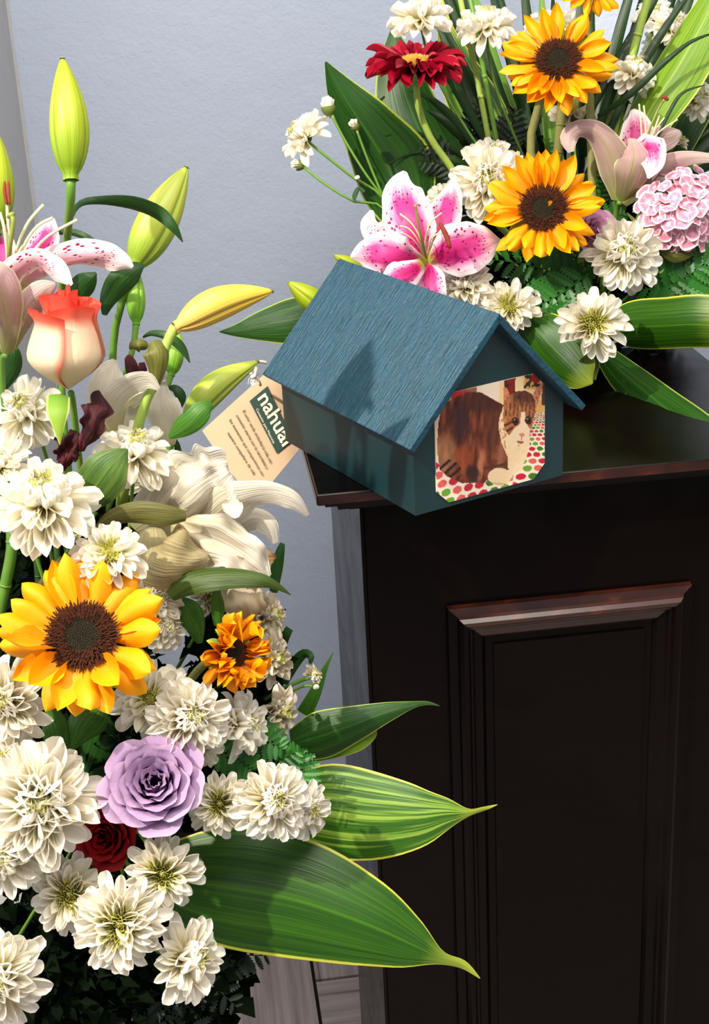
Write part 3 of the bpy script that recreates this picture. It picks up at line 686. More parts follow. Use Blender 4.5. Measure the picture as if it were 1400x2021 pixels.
# cat photograph printed on card: the picture is painted into the card's colour attribute
def cat_color(X, Y):
    """picture coordinates X 130..1160, Y 130..1390 (y down)"""
    nz = lambda s, sy=None: noise.noise(Vector((X / s, Y / (sy or s), 3.3)))
    def ell(cx, cy, rx, ry, a=0):
        ca, sa = math.cos(a), math.sin(a); dx, dy = X - cx, Y - cy
        return ((dx * ca + dy * sa) / rx) ** 2 + ((-dx * sa + dy * ca) / ry) ** 2
    def inside(poly):
        c = False; n = len(poly)
        for i in range(n):
            x1_, y1_ = poly[i]; x2_, y2_ = poly[(i + 1) % n]
            if (y1_ > Y) != (y2_ > Y) and X < (x2_ - x1_) * (Y - y1_) / (y2_ - y1_) + x1_: c = not c
        return c
    col = (.93, .84, .70)
    # background cupboards
    if X > 700 and Y < 560:
        col = (.93, .80, .58)
        if 745 < X < 845 and Y < 420: col = (.50, .13, .08) if nz(30) > -.15 else (.30, .12, .07)
        if 845 < X < 925: col = (.96, .84, .62)
        if 925 < X < 1075 and Y < 300: col = (.24, .14, .10) if nz(28) > -.05 else (.85, .66, .35)
        if ell(1030, 205, 45, 40) < 1: col = (.66, .12, .12)
        if 1040 < X < 1120 and 390 < Y < 500: col = (.90, .68, .38)
        if X > 1095 and Y < 430: col = (.35, .22, .15)
    elif X < 700 and Y < 560:
        col = (.93, .85, .76) if X > 500 else (.80, .70, .58)
        if 283 < X < 420 and 330 < Y < 440: col = (.84, .13, .14)
        if 410 < X < 500: col = (.62, .38, .28)
    # dotted cloth
    cloth = inside([(1000, 560), (1060, 500), (1200, 480), (1200, 1400), (100, 1400), (140, 850), (210, 1050), (560, 1130), (830, 1110), (960, 940)])
    if cloth:
        col = (.95, .90, .80)
        if X < 860:
            sx, sy = 98, 88
            v = (Y + .30 * (X - 200)) / sy; row = math.floor(v); uu = X / sx + (row % 2) * .5 + row * .13
        else:
            w_ = max(20, Y + .10 * (X - 1000) - 400); v = math.log(w_) / .115; row = math.floor(v)
            uu = (X - 990) / (.175 * w_) + (row % 2) * .5 + 40
        cx = math.floor(uu); fx, fy = uu - cx - .5, v - row - .5
        if (fx / .42) ** 2 + (fy / .40) ** 2 < 1: col = [(.42, .62, .17), (.80, .12, .20), (.88, .38, .34), (.28, .45, .12), (.76, .14, .22)][(cx * 2 + row * 3) % 5]
    # body
    body = [(205, 480), (300, 410), (420, 350), (540, 350), (660, 410), (745, 450), (760, 640), (800, 900), (830, 1010), (690, 1060), (600, 1150), (400, 1165), (290, 1120), (200, 1050), (170, 850), (175, 640)]
    if inside(body):
        t = .5 + .9 * nz(38, 150) + .3 * nz(14, 60)
        col = (.30 + .30 * t, .13 + .17 * t, .08 + .10 * t)
        def tint(e_, to, amt):
            f = amt * (1 - smooth01(.2, 1.3, e_ + .5 * nz(20, 60))); return tuple(c * (1 - f) + d * f for c, d in zip(col, to))
        col = tint(ell(370, 620, 100, 230), (.22, .12, .12), .85)
        col = tint(ell(560, 420, 230, 110), (.24, .12, .09), .8)
        col = tint(ell(230, 930, 120, 220), (.74, .54, .36), .6)
        col = tint(ell(400, 930, 90, 120), (.62, .28, .14), .6)
        col = tint(ell(650, 700, 90, 260), (.30, .16, .11), .6)
        col = tint(ell(740, 900, 60, 130), (.66, .44, .30), .6)
        if ell(290, 1050, 110, 90, .5) < 1 and math.sin((X + Y) / 13.0) > .2: col = (.20, .12, .09)
        col = tint(ell(560, 1010, 34, 170, .15), (.74, .48, .34), .8)
        col = tint(ell(490, 1080, 70, 90), (.20, .12, .11), .9)
        if ell(700, 985, 130, 40, -.2) < 1 and math.sin((Y + X * .3) / 9.0) > 0: col = (.36, .20, .12)
    # chest
    if inside([(745, 460), (715, 560), (708, 640), (740, 780), (800, 900), (810, 1000), (870, 1050), (930, 1010), (975, 900), (1000, 780), (1000, 640), (900, 600)]):
        col = (.96, .84 + .04 * nz(30), .66 + .05 * nz(30))
        if X < 790 and nz(12, 30) > .25: col = (.80, .56, .38)
    if ell(735, 1085, 105, 78, -.1) < 1: col = (.95, .83, .65)
    if ell(735, 1085, 105, 78, -.1) < 1 and Y > 1140: col = (.85, .68, .50)
    # head
    head = [(750, 430), (800, 360), (860, 325), (940, 315), (1000, 340), (1035, 400), (1045, 500), (1020, 600), (1000, 680), (960, 760), (900, 800), (820, 730), (765, 660), (745, 560)]
    for ear in ([(738, 290), (770, 300), (825, 400), (810, 440), (748, 440)], [(985, 400), (1040, 290), (1105, 230), (1085, 330), (1045, 470), (1015, 440)]):
        if inside(ear): col = (.84, .52, .36) if nz(20) > -.2 else (.62, .32, .22)
    if inside(head):
        t = .5 + .8 * nz(16, 40)
        col = (.58 + .20 * t, .32 + .18 * t, .18 + .12 * t)
        f = (1 - smooth01(380, 480, Y + 40 * nz(12))) * smooth01(800, 850, X); dk = (.36 + .2 * nz(10, 50), .20 + .12 * nz(10, 50), .15)
        col = tuple(c * (1 - f) + d * f for c, d in zip(col, dk))
        if 430 < Y < 545 and math.sin(X / 6.0 + .8 * math.sin(Y / 40) + (X - 925) * (Y - 430) / 9000) > .62: col = tuple(c * .55 for c in col)
        if inside([(905, 500), (945, 500), (965, 600), (1000, 650), (985, 740), (930, 800), (860, 780), (800, 730), (860, 640), (910, 600)]): col = (.96, .84, .70)
        if ell(925, 700, 26, 17) < 1: col = (.86, .55, .45)
        if abs(X - 925) < 4 and 715 < Y < 750: col = (.55, .30, .22)
        if ell(912, 762, 30, 18) < 1 and Y > 755: col = (.62, .36, .28)
        for ex, ey in ((860, 585), (980, 570)):
            e_ = ell(ex, ey, 34, 36, -.2)
            if e_ < 1: col = (.16, .09, .07)
            if e_ < .55: col = (.34, .22, .13)
            if e_ < .30: col = (.06, .04, .03)
            if ell(ex - 7, ey - 11, 6, 6) < 1: col = (.62, .58, .55)
        if ell(800, 640, 45, 60) < 1 and math.sin((X * .6 + Y) / 9) > .2: col = (.35, .19, .12)
    return col
a0, a1, z0, z1 = .0218, .1385, .0050, .1045; ch = .0125
TLq, TRq, BRq, BLq = (132, 407), (1112, 138), (1156, 1049), (187, 1382)
NU, NV = 150, 130
me_v, me_f, cols = [], [], []
for j in range(NV + 1):
    for i in range(NU + 1):
        s, t = i / NU, j / NV
        x = a0 + (a1 - a0) * s; z = z1 - (z1 - z0) * t
        # clip the corners
        dx = min(x - a0, a1 - x); dz = min(z - z0, z1 - z); c_ = ch * (1.0 if not (s < .5 and t < .5) else 1.45)
        if dx + dz < c_:
            k = (c_ - dx - dz) / 2 + 1e-6; x += k if s < .5 else -k; z += -k if t < .5 else k
        s, t = (x - a0) / (a1 - a0), (z1 - z) / (z1 - z0)
        X = (TLq[0] * (1 - s) + TRq[0] * s) * (1 - t) + (BLq[0] * (1 - s) + BRq[0] * s) * t
        Y = (TLq[1] * (1 - s) + TRq[1] * s) * (1 - t) + (BLq[1] * (1 - s) + BRq[1] * s) * t
        me_v.append((x, -.0012, z)); cols.append(cat_color(X, Y))
for j in range(NV):
    for i in range(NU):
        a = j * (NU + 1) + i; me_f.append((a, a + NU + 1, a + NU + 2, a + 1))
me = bpy.data.meshes.new('cat_photograph'); me.from_pydata(me_v, [], me_f)
ca = me.color_attributes.new('print', 'FLOAT_COLOR', 'POINT'); buf = []
for c in cols: buf += list(srgb([max(0, min(1, x * .98)) for x in c]))
ca.data.foreach_set('color', buf)
q = NT('printed_photograph'); at = q.N('ShaderNodeAttribute', attribute_name='print'); me.materials.append(q.out(at.outputs[0], .45, .35))
part('cat_photograph', me, house, label='printed photograph of a sitting brown tabby and white cat')
mb = MB(); o8 = [(a0 + ch * 1.45, z1), (a1 - ch, z1), (a1, z1 - ch), (a1, z0 + ch), (a1 - ch, z0), (a0 + ch, z0), (a0, z0 + ch), (a0, z1 - ch * 1.45)]
mb.poly([(x, -.001, z) for x, z in o8] + [(x, .0005, z) for x, z in o8], [(k, (k + 1) % 8, 8 + (k + 1) % 8, 8 + k) for k in range(8)] + [tuple(reversed(range(8)))])
hp('photo_backing', mb, plain('photo_card', 'e8e0cc', .6))

# ------------------------------------------------------------------ paper tag on a cotton string
tA, tB, tC, tD = V(399, 850, 1.50), V(540, 722, 1.49), V(600, 875, 1.495), V(499, 999, 1.50)
tn = (tB - tA).cross(tD - tA).normalized()
if tn.dot(CAM - tA) < 0: tn = -tn
tag = thing('paper_tag', 'cream paper tag with dark green name block hanging from the teal roof corner', 'tag', tB)
mb = MB()
def tagp(u, v, off=0):
    s = (u + 1) / 2; p = (tA * (1 - s) + tB * s) * (1 - v) + (tD * (1 - s) + tC * s) * v; return p + tn * off
mb.grid(6, 8, lambda u, v: tagp(u, v)); mb.grid(6, 8, lambda u, v: tagp(-u, v, -.0006))
part('card', mb.mesh('card', plain('cream_card', 'c0a282', .7, var='b89a78', scale=20), off=tB), tag)
gb = [onplane(x, y, tA, tn) for x, y in ((492.7, 791.5), (528.5, 761.8), (577, 868), (546.6, 895))]
mb = MB(); mb.poly([p + tn * .0005 for p in gb], [(0, 1, 2, 3)]); nblock = part('name_block', mb.mesh('name_block', plain('print_dark_green', '17352a', .6), False, off=tB), tag)
def tag_text(txt, p0, p1, upv, col, off, par=None):
    cu = bpy.data.curves.new('t', 'FONT'); cu.body = txt; cu.size = 1; cu.resolution_u = 3
    if upv[2]: cu.offset = upv[2]
    to = bpy.data.objects.new('t', cu); me = bpy.data.meshes.new_from_object(to); bpy.data.objects.remove(to)
    xs = [v.co.x for v in me.vertices]; w = max(xs); dx, dy = (p1[0] - p0[0]) / w, (p1[1] - p0[1]) / w
    for v in me.vertices:
        x, y = v.co.x, v.co.y
        v.co = onplane(p0[0] + dx * x + upv[0] * y, p0[1] + dy * x + upv[1] * y, tA, tn) + tn * off - tB
    me.name = 'lettering'; me.materials.clear(); part('lettering', me, par or tag, col)
CREAM = plain('print_cream', 'ead9b8', .6); INK = plain('print_ink', '2e2620', .6)
tag_text('nahual', (508, 785), (559, 882), (33, -25, .016), CREAM, .0010, nblock)
tag_text('Conexión para Mascotas', (505.5, 808), (540, 876), (5.5, -4.3, 0), CREAM, .0010, nblock)
for t_, a, b_ in (('El color verde simboliza la vida, esa', (478.5, 811), (534, 915)), ('conexión eterna con la naturaleza y', (465.5, 820), (526, 926)),
                  ('los momentos que compartimos con', (452, 829), (518, 940)), ('nuestro compañero de vida', (448.5, 855), (501, 938))):
    tag_text(t_, a, b_, (7.2, -4.2, .006), INK, .0006)
COTTON = plain('cotton_cord', 'e8e0d0', .8, var='d4c8b4', scale=400, bumps=.8)
stg = thing('tag_string', 'white cotton cord knotted over the back corner of the teal roof', 'string', V(505, 735, 1.44))
mb = MB(); mb.tube([V(x, y, d) for x, y, d in catmull([(525, 716, 1.452), (514, 714, 1.446), (501, 717, 1.438), (494, 728, 1.436), (498, 742, 1.44), (508, 748, 1.452), (514, 760, 1.475)], 24)], .0016, 8)
part('cord_loop', mb.mesh('cord_loop', COTTON, off=V(505, 735, 1.44)), stg)
mb = MB(); mb.tube([V(x, y, d) for x, y, d in catmull([(491, 738, 1.438), (488, 728, 1.434), (496, 722, 1.432), (505, 728, 1.434), (504, 740, 1.438), (496, 744, 1.44)], 20)], .0021, 8)
part('knot', mb.mesh('knot', COTTON, off=V(505, 735, 1.44)), stg)
for k in range(16):
    mb = MB(); x0 = 496 + rnd() * 12; x_ = x0 - 4 + rnd() * 6 + (k - 8) * .9
    mb.tube([V(x, y, 1.44) for x, y in catmull([(x0, 740), ((x0 + x_) / 2 + uni(-3, 3), 750 + uni(-2, 2)), (x_, 756 + uni(0, 9))], 6)], .00022, 4)
    part('frayed_strand', mb.mesh('frayed_strand', COTTON, off=V(505, 735, 1.44)), stg)

# ------------------------------------------------------------------ right arrangement, standing on the pedestal
pot_c = Vector((.278, .302, TZ))
pot = thing('flower_pot', 'low black pot half hidden behind the teal house and under the leaves', 'pot', pot_c)
mb = MB()
sec = [(.050, .0), (.054, .002), (.060, .040), (.063, .042), (.063, .047), (.056, .047), (.053, .02)]
def sqr(r, a):
    c, s = math.cos(a), math.sin(a); k = (abs(c) ** 5 + abs(s) ** 5) ** (-1 / 5); return r * c * k, r * s * k
mb.grid(40, len(sec) - 1, lambda u, v: (*sqr(sec[int(round(v * (len(sec) - 1)))][0], u * PI), sec[int(round(v * (len(sec) - 1)))][1]))
part('pot_body', mb.mesh('pot_body', plain('black_plastic', '0c1012', .35, spec=.5)), pot)
mb = MB(); mb.grid(24, 8, lambda u, v: (.055 * math.cos(u * PI) * math.sin(v * PI), .055 * math.sin(u * PI) * math.sin(v * PI), .042 + .022 * math.cos(v * PI)))
part('floral_foam', mb.mesh('floral_foam', FOAM), pot)

def foliage_mass(name, label, blobs, n, mat, size=(14, 30)):
    """small leaves too many and too deep in shade to count"""
    mb = MB()
    tot = sum(b[3] * b[4] for b in blobs)
    for (px, py, D, rx, ry, rz) in blobs:
        for k in range(int(n * rx * ry / tot)):
            while True:
                a, b, c = uni(-1, 1), uni(-1, 1), uni(-1, 1)
                if a * a + b * b + c * c < 1: break
            p = V(px + a * rx, py + b * ry, D + c * rz)
            d = Vector((uni(-1, 1), uni(-1, 1), uni(-.6, 1))).normalized(); nn = (CAM - p).normalized() + Vector((uni(-1, 1), uni(-1, 1), uni(-.3, 1))) * .9
            x = d.cross(nn).normalized(); nn = x.cross(d).normalized(); L = uni(*size) * D / F; w = L * uni(.22, .4)
            b0 = len(mb.v)
            for (i, j, z) in ((0, 0, 0), (-1, .45, .15), (0, .5, -.05), (1, .45, .15), (0, 1, -.15)):
                mb.v.append(tuple(p + x * w * i + d * L * j + nn * L * z)); mb.uv.append(((i + 1) / 2, j))
            mb.f += [(b0, b0 + 2, b0 + 1), (b0, b0 + 3, b0 + 2), (b0 + 1, b0 + 2, b0 + 4), (b0 + 2, b0 + 3, b0 + 4)]
    me = mb.mesh(name, mat); o = bpy.data.objects.new(name, me); COL.objects.link(o); o['kind'] = 'stuff'; o['label'] = label; o['category'] = 'foliage'; return o
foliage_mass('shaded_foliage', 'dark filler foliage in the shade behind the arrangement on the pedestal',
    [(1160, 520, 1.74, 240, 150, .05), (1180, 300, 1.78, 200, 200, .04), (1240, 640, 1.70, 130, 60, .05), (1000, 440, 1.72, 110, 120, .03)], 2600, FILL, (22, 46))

# broad leaves of the right arrangement
leaf('broad_leaf', 'tall broad green leaf with a pale edge, its tip left of the red gerbera', [(800, 420, 1.66, 50), (775, 345, 1.66, 82, -10), (725, 262, 1.65, 62, -15), (678, 190, 1.64, 36, -10), (643, 122, 1.63, 2)], LEAF_DEEP, nu=8, nv=20, cup=.25, fold=.25, stem=[(800, 420, 1.66), (850, 520, 1.66), (1000, 600, 1.66)])
leaf('broad_leaf', 'dark broad leaf standing directly behind the red gerbera', [(900, 380, 1.72, 55), (850, 300, 1.72, 80, 20), (805, 200, 1.72, 62, 15), (785, 120, 1.72, 40), (775, 55, 1.72, 3)], LEAF_DEEP, nu=8, nv=20, cup=.2, fold=.15)
leaf('broad_leaf', 'streaked green leaf between the red gerbera and the upper sunflower', [(1000, 330, 1.72, 30), (950, 230, 1.72, 52), (905, 140, 1.72, 42), (880, 60, 1.72, 18), (872, 0, 1.72, 3)], LEAF_PALE, nu=8, nv=20, cup=.2, fold=.2)
leaf('broad_leaf', 'bright lime leaf rising behind the pink and white wilted lily', [(1225, 330, 1.64, 26), (1285, 215, 1.63, 50, -25), (1345, 120, 1.62, 56, -25), (1400, 20, 1.61, 40, -20), (1440, -60, 1.6, 10)], LEAF_LIME, nu=8, nv=22, cup=.15, fold=.25, stem=[(1225, 330, 1.64), (1210, 420, 1.66), (1180, 560, 1.68)])
leaf('broad_leaf', 'dark upright leaf with a white edge beyond the wilted lily', [(1290, 380, 1.74, 20), (1335, 270, 1.74, 42), (1380, 170, 1.74, 46), (1425, 70, 1.74, 20)], LEAF_DEEP, nu=6, nv=16, cup=.2)
leaf('broad_leaf', 'wide glossy leaf arching off beyond the open white chrysanthemum', [(1196, 652, 1.56, 10, 0), (1216, 648, 1.545, 38, 6), (1250, 645, 1.53, 50, 10), (1310, 643, 1.50, 52, 12), (1390, 640, 1.47, 54, 14), (1500, 650, 1.45, 44, 12), (1640, 670, 1.42, 3)], LEAF_BIG, nu=8, nv=22, cup=.35, fold=.1, stem=[(1215, 600, 1.56), (1190, 610, 1.6), (1175, 640, 1.64)])
leaf('broad_leaf', 'long narrow leaf drooping over the pedestal top towards its front edge', [(1176, 680, 1.60, 14), (1232, 738, 1.565, 34, -8), (1300, 794, 1.52, 40, -8), (1365, 842, 1.47, 42, -8), (1430, 892, 1.43, 34), (1480, 935, 1.41, 4)], LEAF_DEEP, nu=8, nv=22, cup=.12, fold=.3, stem=[(1180, 690, 1.60), (1175, 660, 1.63)])
leaf('broad_leaf', 'bent green leaf coming down just behind the roof of the house', [(1030, 615, 1.55, 20), (1062, 655, 1.53, 50, 12), (1105, 700, 1.52, 58, 12), (1150, 742, 1.51, 34, 10), (1170, 757, 1.51, 2)], LEAF_BIG, nu=8, nv=20, cup=.3, fold=.1)
leaf('broad_leaf', 'folded leaf tip under the open white chrysanthemum beside the pot', [(1130, 665, 1.54, 22), (1150, 700, 1.53, 30, 30), (1166, 735, 1.525, 18), (1176, 750, 1.525, 2)], LEAF_BIG, nu=6, nv=12, cup=.5)
leaf('broad_leaf', 'dark green leaf reaching out behind the house towards the wall', [(640, 610, 1.62, 34, 10), (580, 630, 1.62, 46, 12), (520, 642, 1.62, 32, 8), (470, 652, 1.62, 14), (433, 655, 1.62, 1)], LEAF_DEEP, nu=8, nv=18, cup=.2, fold=.1, stem=[(640, 610, 1.62), (760, 600, 1.64), (900, 600, 1.66)])
bud('green lily bud poking out behind the back edge of the teal roof', [(650, 618, 1.60), (568, 556, 1.58)], 50, BUD_G, stem=[(650, 618, 1.60), (740, 640, 1.63), (900, 610, 1.66)], stem_r=5)
bud('small green bud tip just above the ridge of the teal roof', [(735, 545, 1.62), (658, 503, 1.60)], 34, BUD_G, stem=[(735, 545, 1.62), (850, 560, 1.65)], stem_r=4)

# grassy fans
random.seed(21)
fan = thing('grass_fan', 'dark green grassy fan of long blades behind the two sunflowers', 'foliage', V(1120, 500, 1.76))
fb = V(1120, 500, 1.76); k = 0
for ang in [-27, -25, -21, -16, -14, -23, -18, -12, -9, -6, -3, 0, 3, 7, 10, 14, 17, 20, 23, 25, 28, 30, 34, 38, 42, 47, 52, 58, 64]:
    L = uni(480, 640); a = math.radians(ang + uni(-2, 2)); bx = 1120 + ang * 2.2; by = 470 - abs(ang) * 1.2; D0 = 1.76 + uni(-.03, .02); bn = uni(-30, 30)
    pts = [(bx, by, D0, 7)] + [(bx + math.sin(a) * L * t + bn * t * t, by - math.cos(a) * L * t, D0 - .03 * t, w_, uni(-25, 25)) for t, w_ in ((.3, 13), (.6, 12), (.85, 8), (1, 1))]
    mb = ribbon_mb(pts, nu=2, nv=12, cup=.3, fold=.3); part('grass_blade', mb.mesh('grass_blade', BLADE_L if k % 6 == 3 else BLADE, off=fb), fan); k += 1
fan2 = thing('grass_fan', 'thin arching dark grass blades below and left of the red gerbera', 'foliage', V(960, 330, 1.68)); fb = V(960, 330, 1.68)
for pts in [[(985, 350, 1.68, 4), (900, 300, 1.67, 6), (820, 262, 1.66, 4), (760, 268, 1.65, 1)], [(985, 360, 1.68, 4), (900, 320, 1.66, 7), (830, 300, 1.66, 4), (768, 322, 1.65, 1)], [(960, 320, 1.68, 5), (900, 240, 1.67, 9), (850, 195, 1.66, 6), (810, 180, 1.65, 1)],
            [(970, 300, 1.68, 5), (910, 190, 1.67, 10), (870, 120, 1.66, 8), (850, 80, 1.66, 1)], [(990, 330, 1.69, 6), (930, 200, 1.69, 11), (890, 110, 1.69, 9), (858, 38, 1.69, 1)], [(1000, 310, 1.69, 6), (930, 280, 1.68, 11), (880, 240, 1.67, 9), (840, 215, 1.67, 1)],
            [(760, 190, 1.655, 2), (745, 205, 1.65, 3), (738, 225, 1.65, 1)]]:
    part('grass_blade', ribbon_mb(pts, nu=2, nv=12, cup=.3, fold=.3).mesh('grass_blade', BLADE, off=fb), fan2)
fan3 = thing('grass_fan', 'long dark blades crossing in front of the lime leaf at the far edge', 'foliage', V(1180, 330, 1.60)); fb = V(1180, 330, 1.60)
for pts in [[(1180, 230, 1.62, 4), (1240, 190, 1.60, 7), (1310, 125, 1.59, 6), (1360, 85, 1.58, 4), (1405, 66, 1.58, 2)], [(1290, 290, 1.6, 2), (1325, 215, 1.59, 4), (1350, 182, 1.585, 3), (1392, 168, 1.58, 1)],
            [(1185, 300, 1.64, 5), (1240, 180, 1.63, 9), (1310, 60, 1.62, 8), (1360, -10, 1.62, 4)], [(1150, 250, 1.66, 5), (1215, 130, 1.65, 10), (1280, 20, 1.64, 9), (1320, -50, 1.64, 3)],
            [(1170, 300, 1.66, 6), (1200, 200, 1.65, 10), (1245, 90, 1.64, 9), (1290, -30, 1.64, 3)]]:
    part('grass_blade', ribbon_mb(pts, nu=2, nv=14, cup=.3, fold=.3).mesh('grass_blade', BLADE, off=fb), fan3)
def lone_stem(label, pts, r, mat, name='cut_stem'):
    b = V(*pts[0]); o = thing(name, label, 'stem', b); c = [V(*p) for p in catmull(pts, 14)]
    mb = MB(); mb.tube(c, r * pts[0][2] / F, 7); part('stalk', mb.mesh('stalk', mat, off=b), o)
    for s in (.35, .7):
        j = int(s * 14); mb = MB(); mb.tube([c[j] - (c[j + 1] - c[j]) * .12, c[j] + (c[j + 1] - c[j]) * .12], r * 1.12 * pts[0][2] / F, 7); part('node', mb.mesh('node', mat, off=b), o)
    return o
lone_stem('yellow green stalk leaning right behind the uppermost sunflower', [(1200, 330, 1.66), (1225, 200, 1.64), (1262, 60, 1.62), (1285, -20, 1.61)], 8, STEM_L)
lone_stem('pale green stalk running up between the two topmost white blooms', [(975, 330, 1.68), (945, 170, 1.67), (922, 60, 1.66), (905, -20, 1.66)], 6, STEM_L)
lone_stem('thin bright stem crossing in front of the topmost white bloom', [(985, 300, 1.64), (953, 130, 1.62), (942, 60, 1.61), (925, -15, 1.61)], 5, STEM)
lone_stem('brown and gold cut stalk standing behind the wilted pink lily', [(1150, 420, 1.70), (1195, 260, 1.70), (1225, 150, 1.69)], 7, STEM_B)
lone_stem('dark slanting stem behind the lower sunflower', [(1100, 460, 1.72), (1165, 330, 1.72), (1215, 180, 1.71)], 6, STEM_D)
lone_stem('curved green stalk between the pink cluster and the fern', [(1302, 540, 1.60), (1330, 510, 1.60), (1352, 486, 1.61)], 4, STEM_L)

# ferns
fern('leatherleaf fern spreading between the lily and the open chrysanthemum', [(1150, 560, 1.60), (1100, 540, 1.585), (1040, 522, 1.57), (968, 512, 1.56)], 62, 11)
fern('leatherleaf fern frond lying under the lower sunflower', [(1160, 540, 1.57), (1115, 575, 1.55), (1070, 600, 1.54), (1035, 615, 1.535)], 58, 9)
fern('short fern frond left of the open chrysanthemum', [(1165, 590, 1.56), (1130, 625, 1.545), (1085, 650, 1.53)], 54, 8)
fern('upright fern frond below the lilac rose', [(1130, 580, 1.62), (1138, 530, 1.61), (1128, 480, 1.60)], 48, 8)
fern('fern frond spreading right of the white chrysanthemum', [(1290, 590, 1.62), (1330, 560, 1.60), (1380, 530, 1.59), (1430, 500, 1.58)], 66, 10)
fern('low fern frond above the wide glossy leaf', [(1230, 600, 1.63), (1290, 606, 1.61), (1350, 600, 1.60), (1410, 590, 1.59)], 46, 10)
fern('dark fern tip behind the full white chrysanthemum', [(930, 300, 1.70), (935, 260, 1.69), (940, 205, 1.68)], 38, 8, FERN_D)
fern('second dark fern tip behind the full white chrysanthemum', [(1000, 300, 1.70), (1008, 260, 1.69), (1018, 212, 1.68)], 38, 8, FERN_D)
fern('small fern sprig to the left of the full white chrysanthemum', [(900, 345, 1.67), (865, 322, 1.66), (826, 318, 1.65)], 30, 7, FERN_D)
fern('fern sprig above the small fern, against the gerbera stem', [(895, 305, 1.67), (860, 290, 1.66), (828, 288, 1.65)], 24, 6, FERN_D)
fern('green fern sprig at the right of the lower sunflower', [(1180, 400, 1.66), (1190, 370, 1.65), (1188, 335, 1.64)], 34, 7)
fern('green fern sprig at the foot of the wilted lily', [(1185, 470, 1.65), (1205, 440, 1.64), (1235, 415, 1.63)], 40, 7)

# chrysanthemums on the right
mum(829, 12, 1.60, 132, (-.05, .75, .55), 'white chrysanthemum above the red gerbera, seen from the side', 'R', 'full', droop=.5)
mum(962, 30, 1.61, 124, (.0, .72, .55), 'white chrysanthemum between the gerbera and the upper sunflower', 'R', 'full', droop=.5)
mum(962, 352, 1.56, 158, (-.08, .05, 1), 'largest full white chrysanthemum, directly left of the lower sunflower', 'R', 'full')
mum(975, 300, 1.60, 104, (.12, .55, .8), 'white chrysanthemum peeping over the largest full one', 'R', 'full')
mum(872, 388, 1.62, 80, (-.3, .4, .8), 'small white chrysanthemum half hidden behind the spotted lily', 'R', 'full')
mum(1238, 492, 1.53, 160, (.05, .12, 1), 'white chrysanthemum below the pink cluster of small flowers', 'R', 'full', droop=.2)
mum(1174, 636, 1.465, 146, (.02, .06, 1), 'open white chrysanthemum with long petals above the black pot', 'R', 'open', n=36)
mum(918, 552, 1.53, 118, (-.12, .35, .9), 'white chrysanthemum touching the roof ridge below the spotted lily', 'R', 'full')
mum(1003, 598, 1.52, 124, (-.15, .3, .95), 'white chrysanthemum right behind the gable peak of the house', 'R', 'open', n=44)
mum(1256, 128, 1.62, 104, (.15, .6, .75), 'white chrysanthemum at the right tip of the upper sunflower', 'R', 'side', droop=.7)
mum(1330, 42, 1.70, 100, (.2, .5, .8), 'white chrysanthemum behind the long dark grass blades', 'R', 'side', droop=.3)
mum(1292, 20, 1.72, 90, (-.1, .5, .8), 'white chrysanthemum at the top edge beside the leaning stalk', 'R', 'side')
mum(1132, 206, 1.68, 110, (-.05, .9, .25), 'pale flower head seen from below, under the upper sunflower', 'R', 'old', n=18, th0=1.3, th1=2.0)
mum(1105, 62, 1.72, 150, (.1, .3, .9), 'white chrysanthemum hidden behind the upper sunflower', 'R', 'full')
mum(1385, 190, 1.66, 90, (.4, .1, .9), 'white chrysanthemum at the right edge beyond the lime leaf', 'R', 'side', droop=.5)
mum(1345, 275, 1.68, 56, (.5, .4, .7), 'small white flower against the dark white-edged leaf', 'R', 'old', n=14)
mum(1305, 175, 1.74, 80, (.1, .2, 1), 'pale chrysanthemum half hidden behind the lime leaf', 'R', 'side')
mum(1315, 95, 1.76, 100, (.1, .1, 1), 'cream chrysanthemum deep behind the crossing blades', 'R', 'full')

# chrysanthemum on a thin branching stem, with its buds
js = V(757, 390, 1.62); je = V(900, 540, 1.65)
mum(586, 258, 1.60, 116, (-.72, .42, .45), 'white chrysanthemum on a thin stem out against the plain wall', 'R', 'side', stem=[V(x, y, d) for x, y, d in ((600, 272, 1.60), (640, 305, 1.60), (700, 352, 1.61), (757, 390, 1.62), (900, 540, 1.65))])
def daisy_bud(label, px, py, D, w, dirv, stem, openk=.5):
    n_ = cdir(*dirv); o = thing('chrysanthemum_bud', label, 'flower bud', V(px, py, D) - n_ * w * D / F * .4, None, frame(n_))
    r = w * D / F / 2
    for k in range(16):
        part('petal', MUM_IN[k % 3], o, mx=petal_mx(r * .35, k * 2.4, .12 + .5 * openk * (k / 16), r * 1.9, r * .8, 0))
    mb = MB(); mb.grid(12, 6, lambda u, v: (math.cos(u * PI) * r * .82 * math.sin(v * PI / 2 + .1), math.sin(u * PI) * r * .82 * math.sin(v * PI / 2 + .1), r * (-.5 + 1.15 * v)))
    part('calyx', mb.mesh('calyx', CALYX), o)
    if stem: stem_part(o, [V(*s) for s in stem], 2.6 * D / F, STEM)
    return o
daisy_bud('half open white bud pointing up, nearest the broad leaf tip', 648, 208, 1.60, 38, (-.15, .98, .15), [(653, 224, 1.60), (680, 275, 1.605), (720, 340, 1.61), (757, 390, 1.62)], 1)
daisy_bud('small white bud in front of the tall broad leaf', 699, 246, 1.60, 26, (-.5, .8, .3), [(704, 256, 1.60), (728, 320, 1.61), (757, 390, 1.62)], .5)
daisy_bud('white bud pointing at the wall, lowest of the thin stems', 586, 325, 1.60, 28, (-.95, .25, .15), [(600, 330, 1.60), (640, 362, 1.60), (700, 398, 1.605), (760, 412, 1.62), (900, 540, 1.65)], .5)
